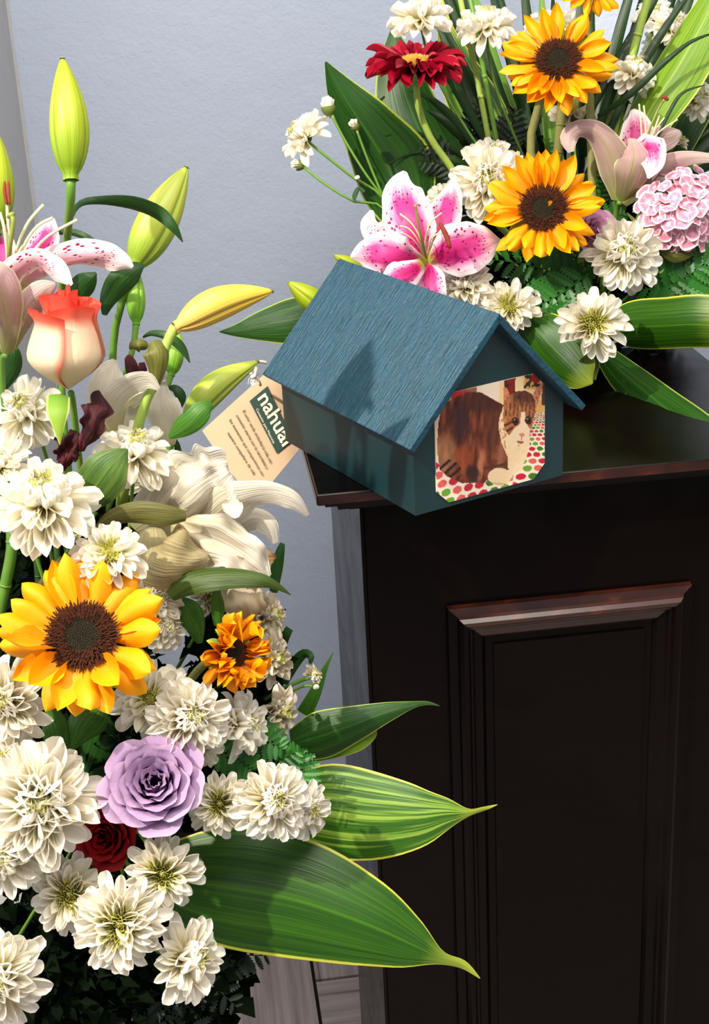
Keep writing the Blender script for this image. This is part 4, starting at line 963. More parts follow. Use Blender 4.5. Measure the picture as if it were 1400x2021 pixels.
daisy_bud('tiny closed brown bud on the middle thin stem', 706, 352, 1.60, 14, (-.3, .6, .6), [(709, 356, 1.60), (725, 368, 1.61)], 0)
daisy_bud('tiny dark bud close to the spotted lily', 732, 420, 1.60, 12, (-.4, .7, .3), [(735, 424, 1.60), (760, 450, 1.62)], 0)
leaf('small_leaf', 'tiny curled dark leaf on the lowest thin stem', [(720, 378, 1.60, 3), (708, 372, 1.60, 4), (700, 388, 1.60, 5), (702, 396, 1.60, 1)], LILY_LEAF, nv=8)

# sunflowers, gerbera, roses on the right
sunflower(1102, 118, 1.55, 226, (-.12, .28, 1), 'big yellow sunflower at the top, with a white bloom under it', 'R', 36, 3, stem=[V(1085, 150, 1.58), V(1062, 215, 1.60), V(1048, 300, 1.61), V(1090, 420, 1.64), V(1170, 600, 1.68)])
sunflower(1073, 412, 1.51, 234, (-.12, .22, 1), 'yellow sunflower next to the largest white chrysanthemum', 'R', 34, 5)
part('curled_petal', SUN_PM[2], bpy.data.objects['sunflower.001'], mx=petal_mx(.006, 2.5, .5, .012, .004, .008))
sunflower(1172, -38, 1.55, 150, (.0, -.2, 1), 'sunflower cut off by the top edge of the picture', 'R', 18, 8)
lone_stem('thick green sunflower stalk behind the first one', [(1100, 330, 1.68), (1104, 270, 1.67), (1112, 190, 1.66)], 10, STEM_B)

GP = [unit_petal('gerbera_petal', GERB, strap, b, t, c) for b, t, c in ((.15, -.3, .4), (-.15, -.3, .35), (.25, -.5, .4), (-.4, .1, .45))]
gn = cdir(-.04, .84, .55); gR = 103 * 1.55 / F
ger = thing('gerbera', 'crimson red gerbera with a yellow centre on a curved green stem', 'flower', V(820, 128, 1.55), None, frame(gn, .4))
rr = random.Random(5)
for ring, (n_, th_, Lk, bz) in enumerate(((18, 1.32, .60, .0), (20, 1.45, .76, -.03), (20, 1.62, .74, -.06))):
    for k in range(n_):
        ph = 2 * PI * (k + .5 * ring) / n_ + rr.uniform(-.1, .1)
        part('petal', rr.choice(GP), ger, mx=petal_mx(gR * .22, ph, th_ + rr.uniform(-.12, .18), gR * Lk * rr.uniform(.92, 1.12), gR * .165, gR * bz, rr.uniform(-.3, .3)))
for k in range(22):
    part('petal', GP[k % 4], ger, mx=petal_mx(gR * .20, 2 * PI * k / 22, 1.0 + rr.uniform(-.2, .3), gR * .28, gR * .10, gR * .02))
part('center_florets', disc_florets(0, .27, 330, .06, .010, .05, .07, GERB_C, 'center_florets', 4), ger, mx=Matrix.Scale(gR, 4), kind='stuff')
part('disc', dome_mesh('disc', .27, .09, GERB_C, .0, .1), ger, mx=Matrix.Scale(gR, 4)); part('calyx', CALYX_M, ger, mx=Matrix.Scale(gR * .75, 4))
stem_part(ger, [V(822, 160, 1.56), V(826, 210, 1.57), V(848, 268, 1.58), V(880, 315, 1.60), V(960, 420, 1.63), V(1150, 600, 1.68)], 7 * 1.57 / F, STEM_L)
rose(1172, 456, 1.555, 108, (.25, .25, .95), 'dusky pink rose squeezed between sunflower and white chrysanthemum', LILAC2, None, 'open', 22, 'R', 4)

# pink cluster
def pink_floret():
    mb = MB()
    for k in range(5):
        a0 = k * 2 * PI / 5
        def fn(u, v, a0=a0):
            w = (.10 + .50 * smooth01(.1, .8, v)) * u; r = v * (1 - .08 * u * u) * (1 + .04 * math.sin(11 * u + k) * v)
            return (r * math.cos(a0) - w * math.sin(a0), r * math.sin(a0) + w * math.cos(a0), .18 * v * v - .12 * abs(u) * v + .05 * (k % 2))
        mb.grid(4, 4, fn)
    return mb.mesh('floret', WILLIAM)
PF = pink_floret()
swc = V(1345, 412, 1.60); sw = thing('pink_flower_cluster', 'rounded cluster of small pink and white fringed flowers at the right edge', 'flower', swc)
rr = random.Random(11); cand = []
for k in range(900):
    a, b = rr.uniform(-1, 1), rr.uniform(-1, 1)
    if a * a + b * b > 1: continue
    p = (1345 + a * 85, 412 + b * 82)
    if all((p[0] - x) ** 2 + (p[1] - y) ** 2 > 14.5 ** 2 for x, y, _ in cand): cand.append((p[0], p[1], (a, b)))
for x, y, (a, b) in cand:
    n_ = cdir(a * .9 + rr.uniform(-.5, .5), -b * .9 + .2 + rr.uniform(-.5, .5), .8); D = 1.60 - .05 * math.sqrt(max(0, 1 - a * a - b * b)) + rr.uniform(-.004, .004)
    s = 17.5 * D / F * rr.uniform(.8, 1.2); R4 = (frame(n_, rr.uniform(0, 6)) * s).to_4x4() if False else Matrix.Translation(V(x, y, D) - swc) @ frame(n_, rr.uniform(0, 6)).to_4x4() @ Matrix.Scale(s, 4)
    part('floret', PF, sw, mx=R4)
mb = MB(); mb.grid(20, 10, lambda u, v: V(1345, 412, 1.62) - swc + rt * .040 * math.cos(u * PI) * math.sin(v * PI) + up * .038 * math.sin(u * PI) * math.sin(v * PI) + fw * .022 * -math.cos(v * PI))
part('flower_head_core', mb.mesh('flower_head_core', plain('cluster_green', '2c4420', .7)), sw)
stem_part(sw, [V(1340, 440, 1.63), V(1320, 510, 1.64), V(1200, 620, 1.68)], 3.5 * 1.6 / F, STEM)
leaf('small_leaf', 'narrow yellow green leaf under the pink cluster', [(1345, 492, 1.58, 4), (1310, 480, 1.575, 13), (1275, 458, 1.57, 9), (1238, 420, 1.57, 1)], OLIVE_LEAF, nv=12)
leaf('small_leaf', 'olive bract under the pink cluster beside the fern', [(1370, 500, 1.585, 4), (1335, 505, 1.58, 14), (1305, 490, 1.58, 9), (1280, 486, 1.58, 1)], OLIVE_LEAF, nv=12)

# lilies on the right
def lily(label, c, petals, mat, fils, pist, anthers=(), tube=None, stem=None, fr=1.6, kw=None, back=None):
    b = V(*c); o = thing('lily', label, 'flower', b)
    for i, p in enumerate(petals):
        mt = mat
        k2 = dict(nu=12, nv=24, cup=.22, wave=.10, wk=1.3, seed=i, crinkle=.14)
        if isinstance(p, dict):
            k2.update(p.get('kw', {})); mt = p.get('mat', mat); p = p['pts']
        part('petal', ribbon_mb(p, **k2).mesh('petal', mt, off=b), o)
    for p in fils:
        mb = MB(); mb.tube([V(*x) for x in catmull(p, 10)], fr * c[2] / F, 6); part('filament', mb.mesh('filament', FILAM, off=b), o)
    if pist:
        cc = [V(*x) for x in catmull(pist, 10)]
        mb = MB(); mb.tube(cc, lambda q: fr * 1.5 * c[2] / F * (1 + 1.2 * smooth01(.9, 1, q)), 8); part('pistil', mb.mesh('pistil', PISTIL, off=b), o)
    for p in anthers:
        mb = MB(); mb.tube([V(*x) for x in catmull(p[:-1], 6)], lambda q: p[-1] * c[2] / F * math.sin(PI * (.1 + .8 * q)) ** .5, 8); part('anther', mb.mesh('anther', ANTHER, off=b), o)
    if stem: 
        mb = MB(); mb.tube([V(*x) for x in catmull(stem, 10)], 6 * c[2] / F, 8); part('stem', mb.mesh('stem', STEM, off=b), o)
    return o
c0 = (843, 512, 1.515)
lily('pink spotted white-edged lily open just above the teal roof', c0, [
    [(843, 512, 1.515, 10), (824, 470, 1.50, 44, 10), (802, 415, 1.505, 50, 5), (793, 370, 1.525, 36), (800, 338, 1.545, 5)],
    [(843, 512, 1.515, 10), (885, 502, 1.50, 50, 12), (930, 488, 1.50, 52, 5), (965, 480, 1.515, 34), (990, 476, 1.535, 4)],
    [(843, 512, 1.515, 10), (800, 515, 1.49, 42, -10), (755, 502, 1.485, 46, -5), (715, 502, 1.50, 28), (692, 508, 1.52, 4)],
    {'pts': [(846, 505, 1.525, 9), (868, 455, 1.525, 30), (883, 410, 1.535, 32), (893, 380, 1.55, 22), (897, 352, 1.57, 4)], 'mat': STAR},
    {'pts': [(838, 512, 1.525, 9), (790, 480, 1.53, 34), (750, 462, 1.54, 30), (730, 440, 1.55, 20), (735, 415, 1.56, 3)], 'mat': STAR_PALE},
    {'pts': [(843, 512, 1.52, 10), (848, 545, 1.505, 28), (852, 580, 1.50, 30), (850, 612, 1.51, 20)], 'mat': STAR},
    {'pts': [(836, 520, 1.50, 12), (805, 540, 1.475, 30), (775, 552, 1.47, 30), (750, 560, 1.48, 4)], 'mat': STAR}],
    STAR, [[(842, 508, 1.505), (830, 470, 1.48), (812, 440, 1.47), (790, 422, 1.465)], [(842, 508, 1.505), (826, 475, 1.48), (808, 452, 1.47), (790, 446, 1.465)], [(842, 508, 1.505), (820, 478, 1.48), (806, 466, 1.47), (792, 458, 1.465)],
           [(842, 508, 1.505), (840, 470, 1.48), (850, 440, 1.47), (872, 420, 1.465)], [(842, 508, 1.505), (852, 485, 1.48), (858, 465, 1.47), (872, 460, 1.465)], [(842, 508, 1.505), (848, 485, 1.48), (850, 470, 1.47), (862, 455, 1.47)]],
    [(842, 508, 1.505), (832, 470, 1.475), (824, 430, 1.46), (820, 404, 1.455)], [[(868, 440, 1.463), (880, 462, 1.462), (889, 490, 1.462), 5]], stem=[(843, 512, 1.52), (860, 540, 1.56), (1000, 600, 1.64)])
c1 = (1240, 300, 1.585)
lily('wilting pink lily with a greenish trumpet, curled petal towards the sunflower', c1, [
    {'pts': [(1222, 396, 1.60, 14), (1222, 350, 1.59, 34), (1205, 300, 1.58, 32), (1178, 262, 1.575, 22), (1145, 254, 1.57, 17), (1124, 272, 1.565, 18), (1128, 300, 1.565, 6)], 'mat': LILYB, 'kw': {'cup': .5}},
    {'pts': [(1226, 398, 1.60, 14), (1244, 350, 1.57, 34), (1252, 310, 1.56, 32), (1248, 285, 1.57, 16), (1240, 275, 1.575, 4)], 'mat': LILYB, 'kw': {'cup': .5}},
    {'pts': [(1222, 396, 1.61, 12), (1245, 330, 1.61, 28), (1258, 270, 1.61, 34), (1255, 235, 1.615, 24), (1248, 216, 1.62, 5)], 'mat': STAR_PALE if False else STAR},
    {'pts': [(1232, 396, 1.60, 12), (1268, 335, 1.58, 30), (1284, 290, 1.57, 30), (1290, 320, 1.555, 22), (1280, 352, 1.55, 2)], 'mat': STAR},
    {'pts': [(1232, 398, 1.605, 12), (1262, 345, 1.60, 30), (1292, 285, 1.60, 30), (1330, 268, 1.605, 20), (1345, 262, 1.61, 6)], 'mat': LILYB},
    {'pts': [(1228, 400, 1.60, 12), (1268, 360, 1.585, 26), (1310, 325, 1.58, 20), (1360, 312, 1.575, 14), (1410, 312, 1.57, 8)], 'mat': LILYB, 'kw': {'cup': .5}},
    {'pts': [(1240, 392, 1.60, 10), (1275, 372, 1.59, 20), (1300, 362, 1.585, 16), (1330, 356, 1.58, 3)], 'mat': LILYB}],
    STAR, [[(1268, 300, 1.59), (1266, 250, 1.575), (1262, 205, 1.57)], [(1270, 300, 1.59), (1275, 250, 1.575), (1271, 208, 1.57)], [(1276, 300, 1.59), (1300, 262, 1.57), (1338, 236, 1.565)], [(1272, 300, 1.59), (1284, 270, 1.575), (1312, 232, 1.57)], [(1278, 290, 1.59), (1290, 262, 1.57), (1302, 228, 1.57)]],
    [(1270, 295, 1.59), (1285, 250, 1.57), (1300, 215, 1.565), (1312, 196, 1.56)], [[(1306, 194, 1.559), (1312, 192, 1.559), (1320, 198, 1.559), 4]], stem=[(1224, 398, 1.60), (1215, 430, 1.62), (1185, 600, 1.68)])

# ------------------------------------------------------------------ left arrangement, nearer the viewer
fz = CORE_L.z - .14
stand = thing('flower_stand', 'dark green foam and stand carrying the near flower arrangement', 'stand', (CORE_L.x, CORE_L.y, 0))
mb = MB(); mb.grid(28, 14, lambda u, v: (.075 * math.cos(u * PI) * math.sin(v * PI), .075 * math.sin(u * PI) * math.sin(v * PI), CORE_L.z - .05 - .15 * -math.cos(v * PI)))
part('floral_foam', mb.mesh('floral_foam', FOAM), stand)
mb = MB(); mb.tube([(0, 0, .02), (0, 0, CORE_L.z - .15)], .022, 12); part('post', mb.mesh('post', STEM_D), stand)
mb = MB(); mb.tube([(0, 0, 0), (0, 0, .02)], .13, 28); part('foot', mb.mesh('foot', STEM_D), stand)
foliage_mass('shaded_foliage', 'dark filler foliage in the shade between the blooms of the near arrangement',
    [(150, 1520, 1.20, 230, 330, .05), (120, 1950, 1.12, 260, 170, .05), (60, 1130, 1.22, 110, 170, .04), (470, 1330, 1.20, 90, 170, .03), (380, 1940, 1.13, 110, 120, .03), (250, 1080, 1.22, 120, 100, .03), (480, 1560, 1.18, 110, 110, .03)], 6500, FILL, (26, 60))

# broad leaves
leaf('broad_leaf', 'largest broad green leaf, yellow edged, lowest of the three crossing the pedestal front',
     [(300, 1730, 1.10, 60, 0), (430, 1748, 1.09, 116, 6), (580, 1775, 1.085, 118, 6), (720, 1822, 1.085, 88, 4), (810, 1862, 1.09, 52, 0), (870, 1890, 1.095, 14, 0), (915, 1905, 1.10, 9, 20), (948, 1931, 1.105, 1)], LEAF_BIG, nu=12, nv=34, cup=.16, fold=.10, wave=.03, wk=1.6,
     stem=[(300, 1730, 1.10), (240, 1690, 1.16), (215, 1600, 1.22)])
leaf('broad_leaf', 'streaked broad leaf with a twisted yellow tip, between two others in front of the pedestal',
     [(560, 1590, 1.15, 60, 0), (640, 1600, 1.14, 92, 5), (730, 1612, 1.135, 88, 6), (820, 1612, 1.135, 64, 2), (880, 1606, 1.14, 34, 0), (925, 1604, 1.145, 8, 10), (955, 1597, 1.15, 5, 40), (982, 1588, 1.155, .6)], LEAF_PALE, nu=12, nv=34, cup=.14, fold=.06, wave=.07, wk=2.2,
     stem=[(560, 1590, 1.15), (400, 1600, 1.18), (240, 1570, 1.22)])
leaf('broad_leaf', 'narrow folded leaf, uppermost of those reaching over the pedestal front',
     [(575, 1470, 1.18, 30, 0), (630, 1455, 1.175, 48, 10), (700, 1430, 1.17, 36, 10), (765, 1406, 1.17, 20, 8), (815, 1391, 1.17, 7, 0), (845, 1388, 1.17, 3.5), (868, 1393, 1.17, .6)], LEAF_DEEP, nu=8, nv=26, cup=.2, fold=.15,
     stem=[(575, 1470, 1.18), (450, 1500, 1.2), (240, 1560, 1.23)])
leaf('broad_leaf', 'pale underside of a leaf curling beneath the narrow folded one',
     [(610, 1500, 1.19, 6, 0), (650, 1482, 1.185, 17, 0), (700, 1465, 1.18, 20, 0), (732, 1450, 1.18, 12), (742, 1438, 1.18, 2)], LEAF_LIME, nu=6, nv=14, cup=.3)
leaf('lily_leaf', 'long olive leaf lying across the white wilted lily', [(335, 1178, 1.085, 12), (375, 1148, 1.08, 26, -25), (440, 1138, 1.075, 25, -30), (505, 1142, 1.075, 17, -20), (545, 1156, 1.08, 8), (574, 1174, 1.085, 1)], LEAF_OL, nu=6, nv=20, cup=.35)
leaf('withered_leaf', 'brown green withered leaf under the rose leaf', [(188, 1044, 1.08, 4), (225, 1022, 1.075, 18, 20), (275, 1015, 1.07, 24, 25), (330, 1018, 1.07, 21, 10), (368, 1018, 1.075, 10)], BROWN_LEAF, nu=6, nv=16, cup=.3, wave=.15, wk=1.5)
leaf('rose_leaf', 'toothed green leaf with a brown edge above the withered one', [(150, 1008, 1.09, 8), (178, 975, 1.08, 40, 0), (210, 930, 1.07, 46, -10), (238, 900, 1.07, 22), (252, 886, 1.075, 2)], ROSE_LEAF, nu=8, nv=16, cup=.2, wave=.08, wk=3)
leaf('lily_leaf', 'dark arching leaf from the upright lily bud, in front of the slanting bud', [(139, 433, 1.075, 3), (158, 402, 1.08, 6), (200, 396, 1.085, 9, 20), (260, 402, 1.095, 15, 30), (310, 420, 1.105, 15, 25), (340, 445, 1.105, 10), (361, 478, 1.11, 1)], LILY_LEAF, nu=6, nv=22, cup=.3)
leaf('lily_leaf', 'thin dark leaf curving behind the open lily petal', [(98, 462, 1.16, 2), (135, 458, 1.155, 7, 20), (170, 468, 1.15, 7, 20), (200, 486, 1.15, 1)], LILY_LEAF, nu=4, nv=14, cup=.3)
leaf('lily_leaf', 'broad dark leaf under the slanting lily bud', [(206, 622, 1.135, 5), (214, 590, 1.13, 18, 0), (235, 560, 1.125, 26, 10), (262, 535, 1.125, 22), (284, 522, 1.13, 4)], LILY_LEAF, nu=6, nv=16, cup=.3)
leaf('lily_leaf', 'dark leaf filling the gap above the coral rose', [(130, 610, 1.17, 10), (158, 570, 1.165, 24), (178, 550, 1.16, 16), (190, 538, 1.16, 2)], LILY_LEAF, nu=6, nv=14, cup=.3)
leaf('lily_leaf', 'dark leaf edge left of the coral rose', [(0, 770, 1.16, 10), (20, 730, 1.155, 20), (28, 700, 1.15, 14), (22, 672, 1.15, 2)], LILY_LEAF, nu=6, nv=14, cup=.3)
leaf('lily_leaf', 'small dark leaf arching over the hidden green bud', [(282, 666, 1.14, 2), (300, 658, 1.135, 6, 10), (330, 664, 1.13, 9, 15), (358, 685, 1.13, 9), (375, 716, 1.13, 1)], LILY_LEAF, nu=4, nv=14, cup=.3)
leaf('lily_leaf', 'small dark leaf hanging beside the wall under the hidden bud', [(330, 766, 1.15, 2), (345, 768, 1.145, 9, 10), (358, 785, 1.145, 10), (352, 815, 1.15, 1)], LILY_LEAF, nu=4, nv=12, cup=.3)
leaf('lily_leaf', 'blunt green leaf in front of the bud near the paper tag', [(333, 864, 1.12, 4), (358, 846, 1.115, 20, 5), (385, 826, 1.11, 23, 0), (405, 806, 1.11, 18), (419, 798, 1.115, 6)], LILY_LEAF_M, nu=6, nv=16, cup=.25)
leaf('lily_leaf', 'thin dark leaf standing behind the white lily near the tag', [(352, 950, 1.17, 4), (354, 915, 1.165, 7), (350, 880, 1.16, 6), (344, 862, 1.16, 1)], LILY_LEAF, nu=4, nv=12)
leaf('withered_leaf', 'curled olive leaf wrapped on the stem of the yellow bud', [(296, 778, 1.10, 8), (308, 745, 1.095, 14), (312, 712, 1.09, 24, 10), (310, 690, 1.09, 26, 15), (302, 672, 1.095, 12)], OLIVE_LEAF, nu=6, nv=16, cup=.6)
leaf('withered_leaf', 'small rolled olive leaf left of the yellow bud stem', [(292, 686, 1.10, 8), (278, 680, 1.095, 14, 10), (262, 684, 1.095, 12), (256, 690, 1.10, 3)], OLIVE_LEAF, nu=6, nv=10, cup=.7)
leaf('lily_leaf', 'dark leaf standing against the wall beyond the white lily', [(540, 1170, 1.20, 8), (546, 1125, 1.195, 12), (553, 1090, 1.19, 9), (558, 1072, 1.19, 5)], LILY_LEAF, nu=4, nv=12, cup=.3)
leaf('folded_leaf', 'dark folded blade above the small orange sunflower', [(553, 1300, 1.20, 9), (556, 1275, 1.195, 10), (563, 1255, 1.19, 10), (572, 1240, 1.19, 8)], LILY_LEAF, nu=4, nv=10, cup=.3)
leaf('narrow_leaf', 'dark blade bending over towards the tiny cream daisy', [(560, 1350, 1.20, 8), (580, 1312, 1.195, 11), (600, 1290, 1.19, 9), (614, 1296, 1.185, 7), (612, 1310, 1.185, 3)], LILY_LEAF, nu=4, nv=14, cup=.3)
leaf('narrow_leaf', 'thin pointed blade right of the tiny cream daisy', [(600, 1410, 1.20, 16), (622, 1368, 1.195, 12), (642, 1320, 1.19, 5), (658, 1288, 1.19, .8)], LILY_LEAF_M, nu=4, nv=14, cup=.3)
leaf('lily_leaf', 'dark leaf under the big sunflower, left one of a pair', [(110, 1500, 1.11, 20), (112, 1450, 1.10, 28, 0), (106, 1420, 1.10, 22), (100, 1390, 1.10, 5)], LILY_LEAF_M, nu=6, nv=14, cup=.3)
leaf('lily_leaf', 'dark leaf under the big sunflower, right one of a pair', [(140, 1480, 1.11, 6), (160, 1440, 1.10, 32, 0), (185, 1410, 1.10, 34), (205, 1380, 1.11, 12)], LILY_LEAF_M, nu=6, nv=14, cup=.3)
leaf('lily_leaf', 'large dark leaf between the lilac rose and the big sunflower', [(150, 1560, 1.15, 20), (175, 1500, 1.15, 48, 0), (190, 1450, 1.15, 48), (205, 1410, 1.15, 12)], LILY_LEAF, nu=6, nv=14, cup=.3)
leaf('lily_leaf', 'rounded green leaf left of the small orange sunflower', [(395, 1270, 1.12, 6), (385, 1235, 1.11, 22, 0), (372, 1205, 1.105, 24), (352, 1182, 1.105, 8)], LILY_LEAF_M, nu=6, nv=14, cup=.3)
leaf('lily_leaf', 'pointed green bract above the small orange sunflower', [(430, 1236, 1.10, 8), (430, 1205, 1.095, 14), (428, 1172, 1.09, 9), (430, 1150, 1.09, 1)], LILY_LEAF_M, nu=6, nv=12, cup=.4)
leaf('rose_leaf', 'brown edged leaf behind the small cream chrysanthemum', [(100, 1150, 1.12, 6), (125, 1118, 1.11, 14), (150, 1095, 1.105, 14), (185, 1080, 1.11, 4)], BROWN_LEAF, nu=6, nv=14, cup=.3)
leaf('rose_leaf', 'dull brown leaf tip touching the top of the big sunflower', [(55, 1190, 1.13, 4), (80, 1160, 1.12, 10), (105, 1125, 1.12, 8), (120, 1098, 1.12, 1)], BROWN_LEAF, nu=4, nv=12, cup=.3)
lone_stem('thick green stem beside the left picture edge above the big sunflower', [(20, 1020, 1.16), (24, 1080, 1.16), (10, 1160, 1.17), (-5, 1230, 1.18)], 12, STEM)
lone_stem('pair-mate green stem under the widest white chrysanthemum', [(64, 1020, 1.17), (70, 1080, 1.17), (76, 1140, 1.18), (80, 1200, 1.19)], 8, STEM_D)
lone_stem('slim dark stem right of the other two above the big sunflower', [(118, 1010, 1.18), (112, 1080, 1.18), (120, 1150, 1.19), (125, 1200, 1.2)], 7, STEM_D)
lone_stem('slanted dark stem behind the toothed rose leaf', [(190, 1010, 1.15), (140, 1080, 1.15), (95, 1160, 1.16), (60, 1210, 1.17)], 6, STEM_D)

# dark leaves low in the arrangement
random.seed(5)
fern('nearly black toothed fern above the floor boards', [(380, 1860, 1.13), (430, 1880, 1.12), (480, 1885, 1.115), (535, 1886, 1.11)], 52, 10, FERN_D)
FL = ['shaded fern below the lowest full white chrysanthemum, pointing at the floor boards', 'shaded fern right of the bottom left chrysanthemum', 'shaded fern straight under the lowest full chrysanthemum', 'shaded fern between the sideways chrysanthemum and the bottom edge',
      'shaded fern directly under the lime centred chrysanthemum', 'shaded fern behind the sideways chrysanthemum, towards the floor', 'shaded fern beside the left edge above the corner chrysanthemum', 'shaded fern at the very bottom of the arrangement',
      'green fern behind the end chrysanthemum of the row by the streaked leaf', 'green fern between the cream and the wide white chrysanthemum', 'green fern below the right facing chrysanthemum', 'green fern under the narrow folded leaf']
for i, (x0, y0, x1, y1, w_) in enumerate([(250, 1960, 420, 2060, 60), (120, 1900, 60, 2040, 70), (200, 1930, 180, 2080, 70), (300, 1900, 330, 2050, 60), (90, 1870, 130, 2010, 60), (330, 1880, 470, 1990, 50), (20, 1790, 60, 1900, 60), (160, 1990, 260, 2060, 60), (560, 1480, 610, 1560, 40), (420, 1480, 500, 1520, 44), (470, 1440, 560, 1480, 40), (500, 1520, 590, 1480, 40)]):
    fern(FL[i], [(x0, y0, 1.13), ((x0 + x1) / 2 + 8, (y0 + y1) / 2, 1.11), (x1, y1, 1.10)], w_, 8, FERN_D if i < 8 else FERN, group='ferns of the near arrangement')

# lily buds
bud('tall upright yellow green lily bud standing alone before the wall', [(140, 356, 1.052), (123, 112, 1.055)], 82, BUD_G, stem=[(140, 352, 1.052), (139, 400, 1.06), (132, 475, 1.10), (120, 620, 1.17), (130, 900, 1.2), (200, 1400, 1.24)], stem_r=9, tilt=.02)
bud('yellow green lily bud cut by the left picture edge', [(-14, 462, 1.13), (-8, 258, 1.14)], 84, BUD_G, stem=[(-14, 458, 1.13), (-20, 560, 1.14), (60, 1200, 1.22)], stem_r=9)
bud('pale lime lily bud slanting to the right behind an arching leaf', [(262, 532, 1.15), (370, 327, 1.155)], 88, BUD_L, stem=[(262, 528, 1.145), (240, 600, 1.16), (220, 760, 1.19), (215, 1400, 1.24)], stem_r=8)
bud('small fresh green bud hanging in front of the wall on a straight stem', [(269, 642, 1.16), (264, 516, 1.165)], 41, BUD_S, stem=[(269, 638, 1.16), (262, 690, 1.16), (245, 760, 1.17), (220, 1000, 1.22)], stem_r=6, tilt=.02)
bud('ripe yellow lily bud pointing right towards the teal roof', [(345, 648, 1.10), (541, 574, 1.12)], 72, BUD_Y, stem=[(346, 645, 1.10), (328, 680, 1.10), (310, 740, 1.10), (275, 832, 1.11), (240, 1000, 1.18)], stem_r=10, stem_mat=STEM_L, tilt=.07)
bud('short green bud half hidden behind the yellow bud', [(338, 742, 1.15), (352, 650, 1.155)], 40, BUD_S, stem=[(338, 738, 1.15), (330, 765, 1.15), (322, 800, 1.16), (260, 1100, 1.22)], stem_r=6)
bud('lime bud leaning against the paper tag', [(362, 838, 1.20), (512, 712, 1.22)], 62, BUD_L, stem=[(362, 838, 1.20), (330, 900, 1.2), (250, 1200, 1.23)], stem_r=7, tilt=.08)

# open lilies
cl = (14, 566, 1.11)
lily('pale pink and white lily open at the left picture edge', cl, [
    {'pts': [(20, 575, 1.11, 12), (85, 530, 1.09, 30, 30), (140, 512, 1.08, 33, 40), (200, 508, 1.08, 31, 30), (240, 515, 1.085, 20), (262, 528, 1.09, 4)], 'mat': STAR_PALE, 'kw': {'cup': .45}},
    {'pts': [(18, 580, 1.10, 12), (30, 545, 1.08, 30, 30), (70, 520, 1.07, 28, 40), (110, 535, 1.065, 24, 30), (142, 562, 1.065, 3)], 'mat': STAR_PALE, 'kw': {'cup': .5}},
    {'pts': [(20, 560, 1.12, 12), (60, 510, 1.13, 26), (88, 475, 1.14, 28), (98, 448, 1.15, 20), (104, 430, 1.155, 5)], 'mat': STAR},
    {'pts': [(10, 560, 1.12, 12), (5, 510, 1.13, 28), (-10, 470, 1.14, 32), (-20, 430, 1.15, 6)], 'mat': STAR},
    {'pts': [(14, 700, 1.10, 12), (16, 650, 1.08, 26), (10, 600, 1.06, 44, 20), (0, 560, 1.05, 52, 25), (-20, 535, 1.05, 40, 20), (-50, 520, 1.06, 10)], 'mat': LILYB, 'kw': {'cup': .45}},
    {'pts': [(24, 690, 1.11, 8), (42, 640, 1.09, 20), (60, 600, 1.08, 28), (85, 575, 1.075, 22), (110, 560, 1.07, 4)], 'mat': LILYB, 'kw': {'cup': .5}}],
    STAR_PALE, [[(18, 560, 1.10), (22, 500, 1.08), (15, 430, 1.07), (14, 404, 1.07)], [(20, 560, 1.10), (34, 490, 1.08), (55, 440, 1.07), (86, 404, 1.07)], [(22, 560, 1.10), (40, 500, 1.08), (70, 450, 1.07), (104, 430, 1.07)],
                [(26, 562, 1.10), (50, 520, 1.08), (90, 470, 1.07), (152, 434, 1.065)], [(16, 560, 1.10), (14, 500, 1.08), (8, 450, 1.07), (0, 420, 1.07)]],
    [(16, 560, 1.10), (18, 500, 1.075), (26, 440, 1.065), (22, 425, 1.065)], [[(9, 358, 1.068), (9, 380, 1.068), (14, 404, 1.068), 3.4], [(16, 358, 1.066), (17, 380, 1.066), (19, 404, 1.066), 3.4]], fr=3.0,
    stem=[(14, 700, 1.11), (5, 760, 1.13), (40, 1200, 1.22)])
cw_ = (265, 800, 1.13)
lily('cream white lily opening behind the coral rose', cw_, [
    [(215, 850, 1.13, 12), (205, 790, 1.12, 32), (215, 740, 1.12, 30), (228, 710, 1.13, 6)],
    [(230, 850, 1.12, 14), (228, 800, 1.10, 34, 20), (260, 765, 1.09, 30, 30), (290, 752, 1.09, 18, 20), (314, 768, 1.09, 4)],
    [(255, 800, 1.13, 12), (280, 762, 1.13, 22), (310, 744, 1.13, 14), (332, 742, 1.135, 4)],
    [(330, 880, 1.14, 16), (325, 820, 1.13, 34), (318, 780, 1.13, 28), (322, 752, 1.14, 6)],
    [(262, 850, 1.14, 12), (262, 810, 1.14, 20), (275, 780, 1.145, 16), (280, 765, 1.15, 4)]],
    LILYW, [[(235, 830, 1.12), (255, 790, 1.10), (285, 772, 1.095)]], None, [], stem=[(240, 860, 1.15), (230, 1100, 1.22)])
cw2 = (375, 1010, 1.12)
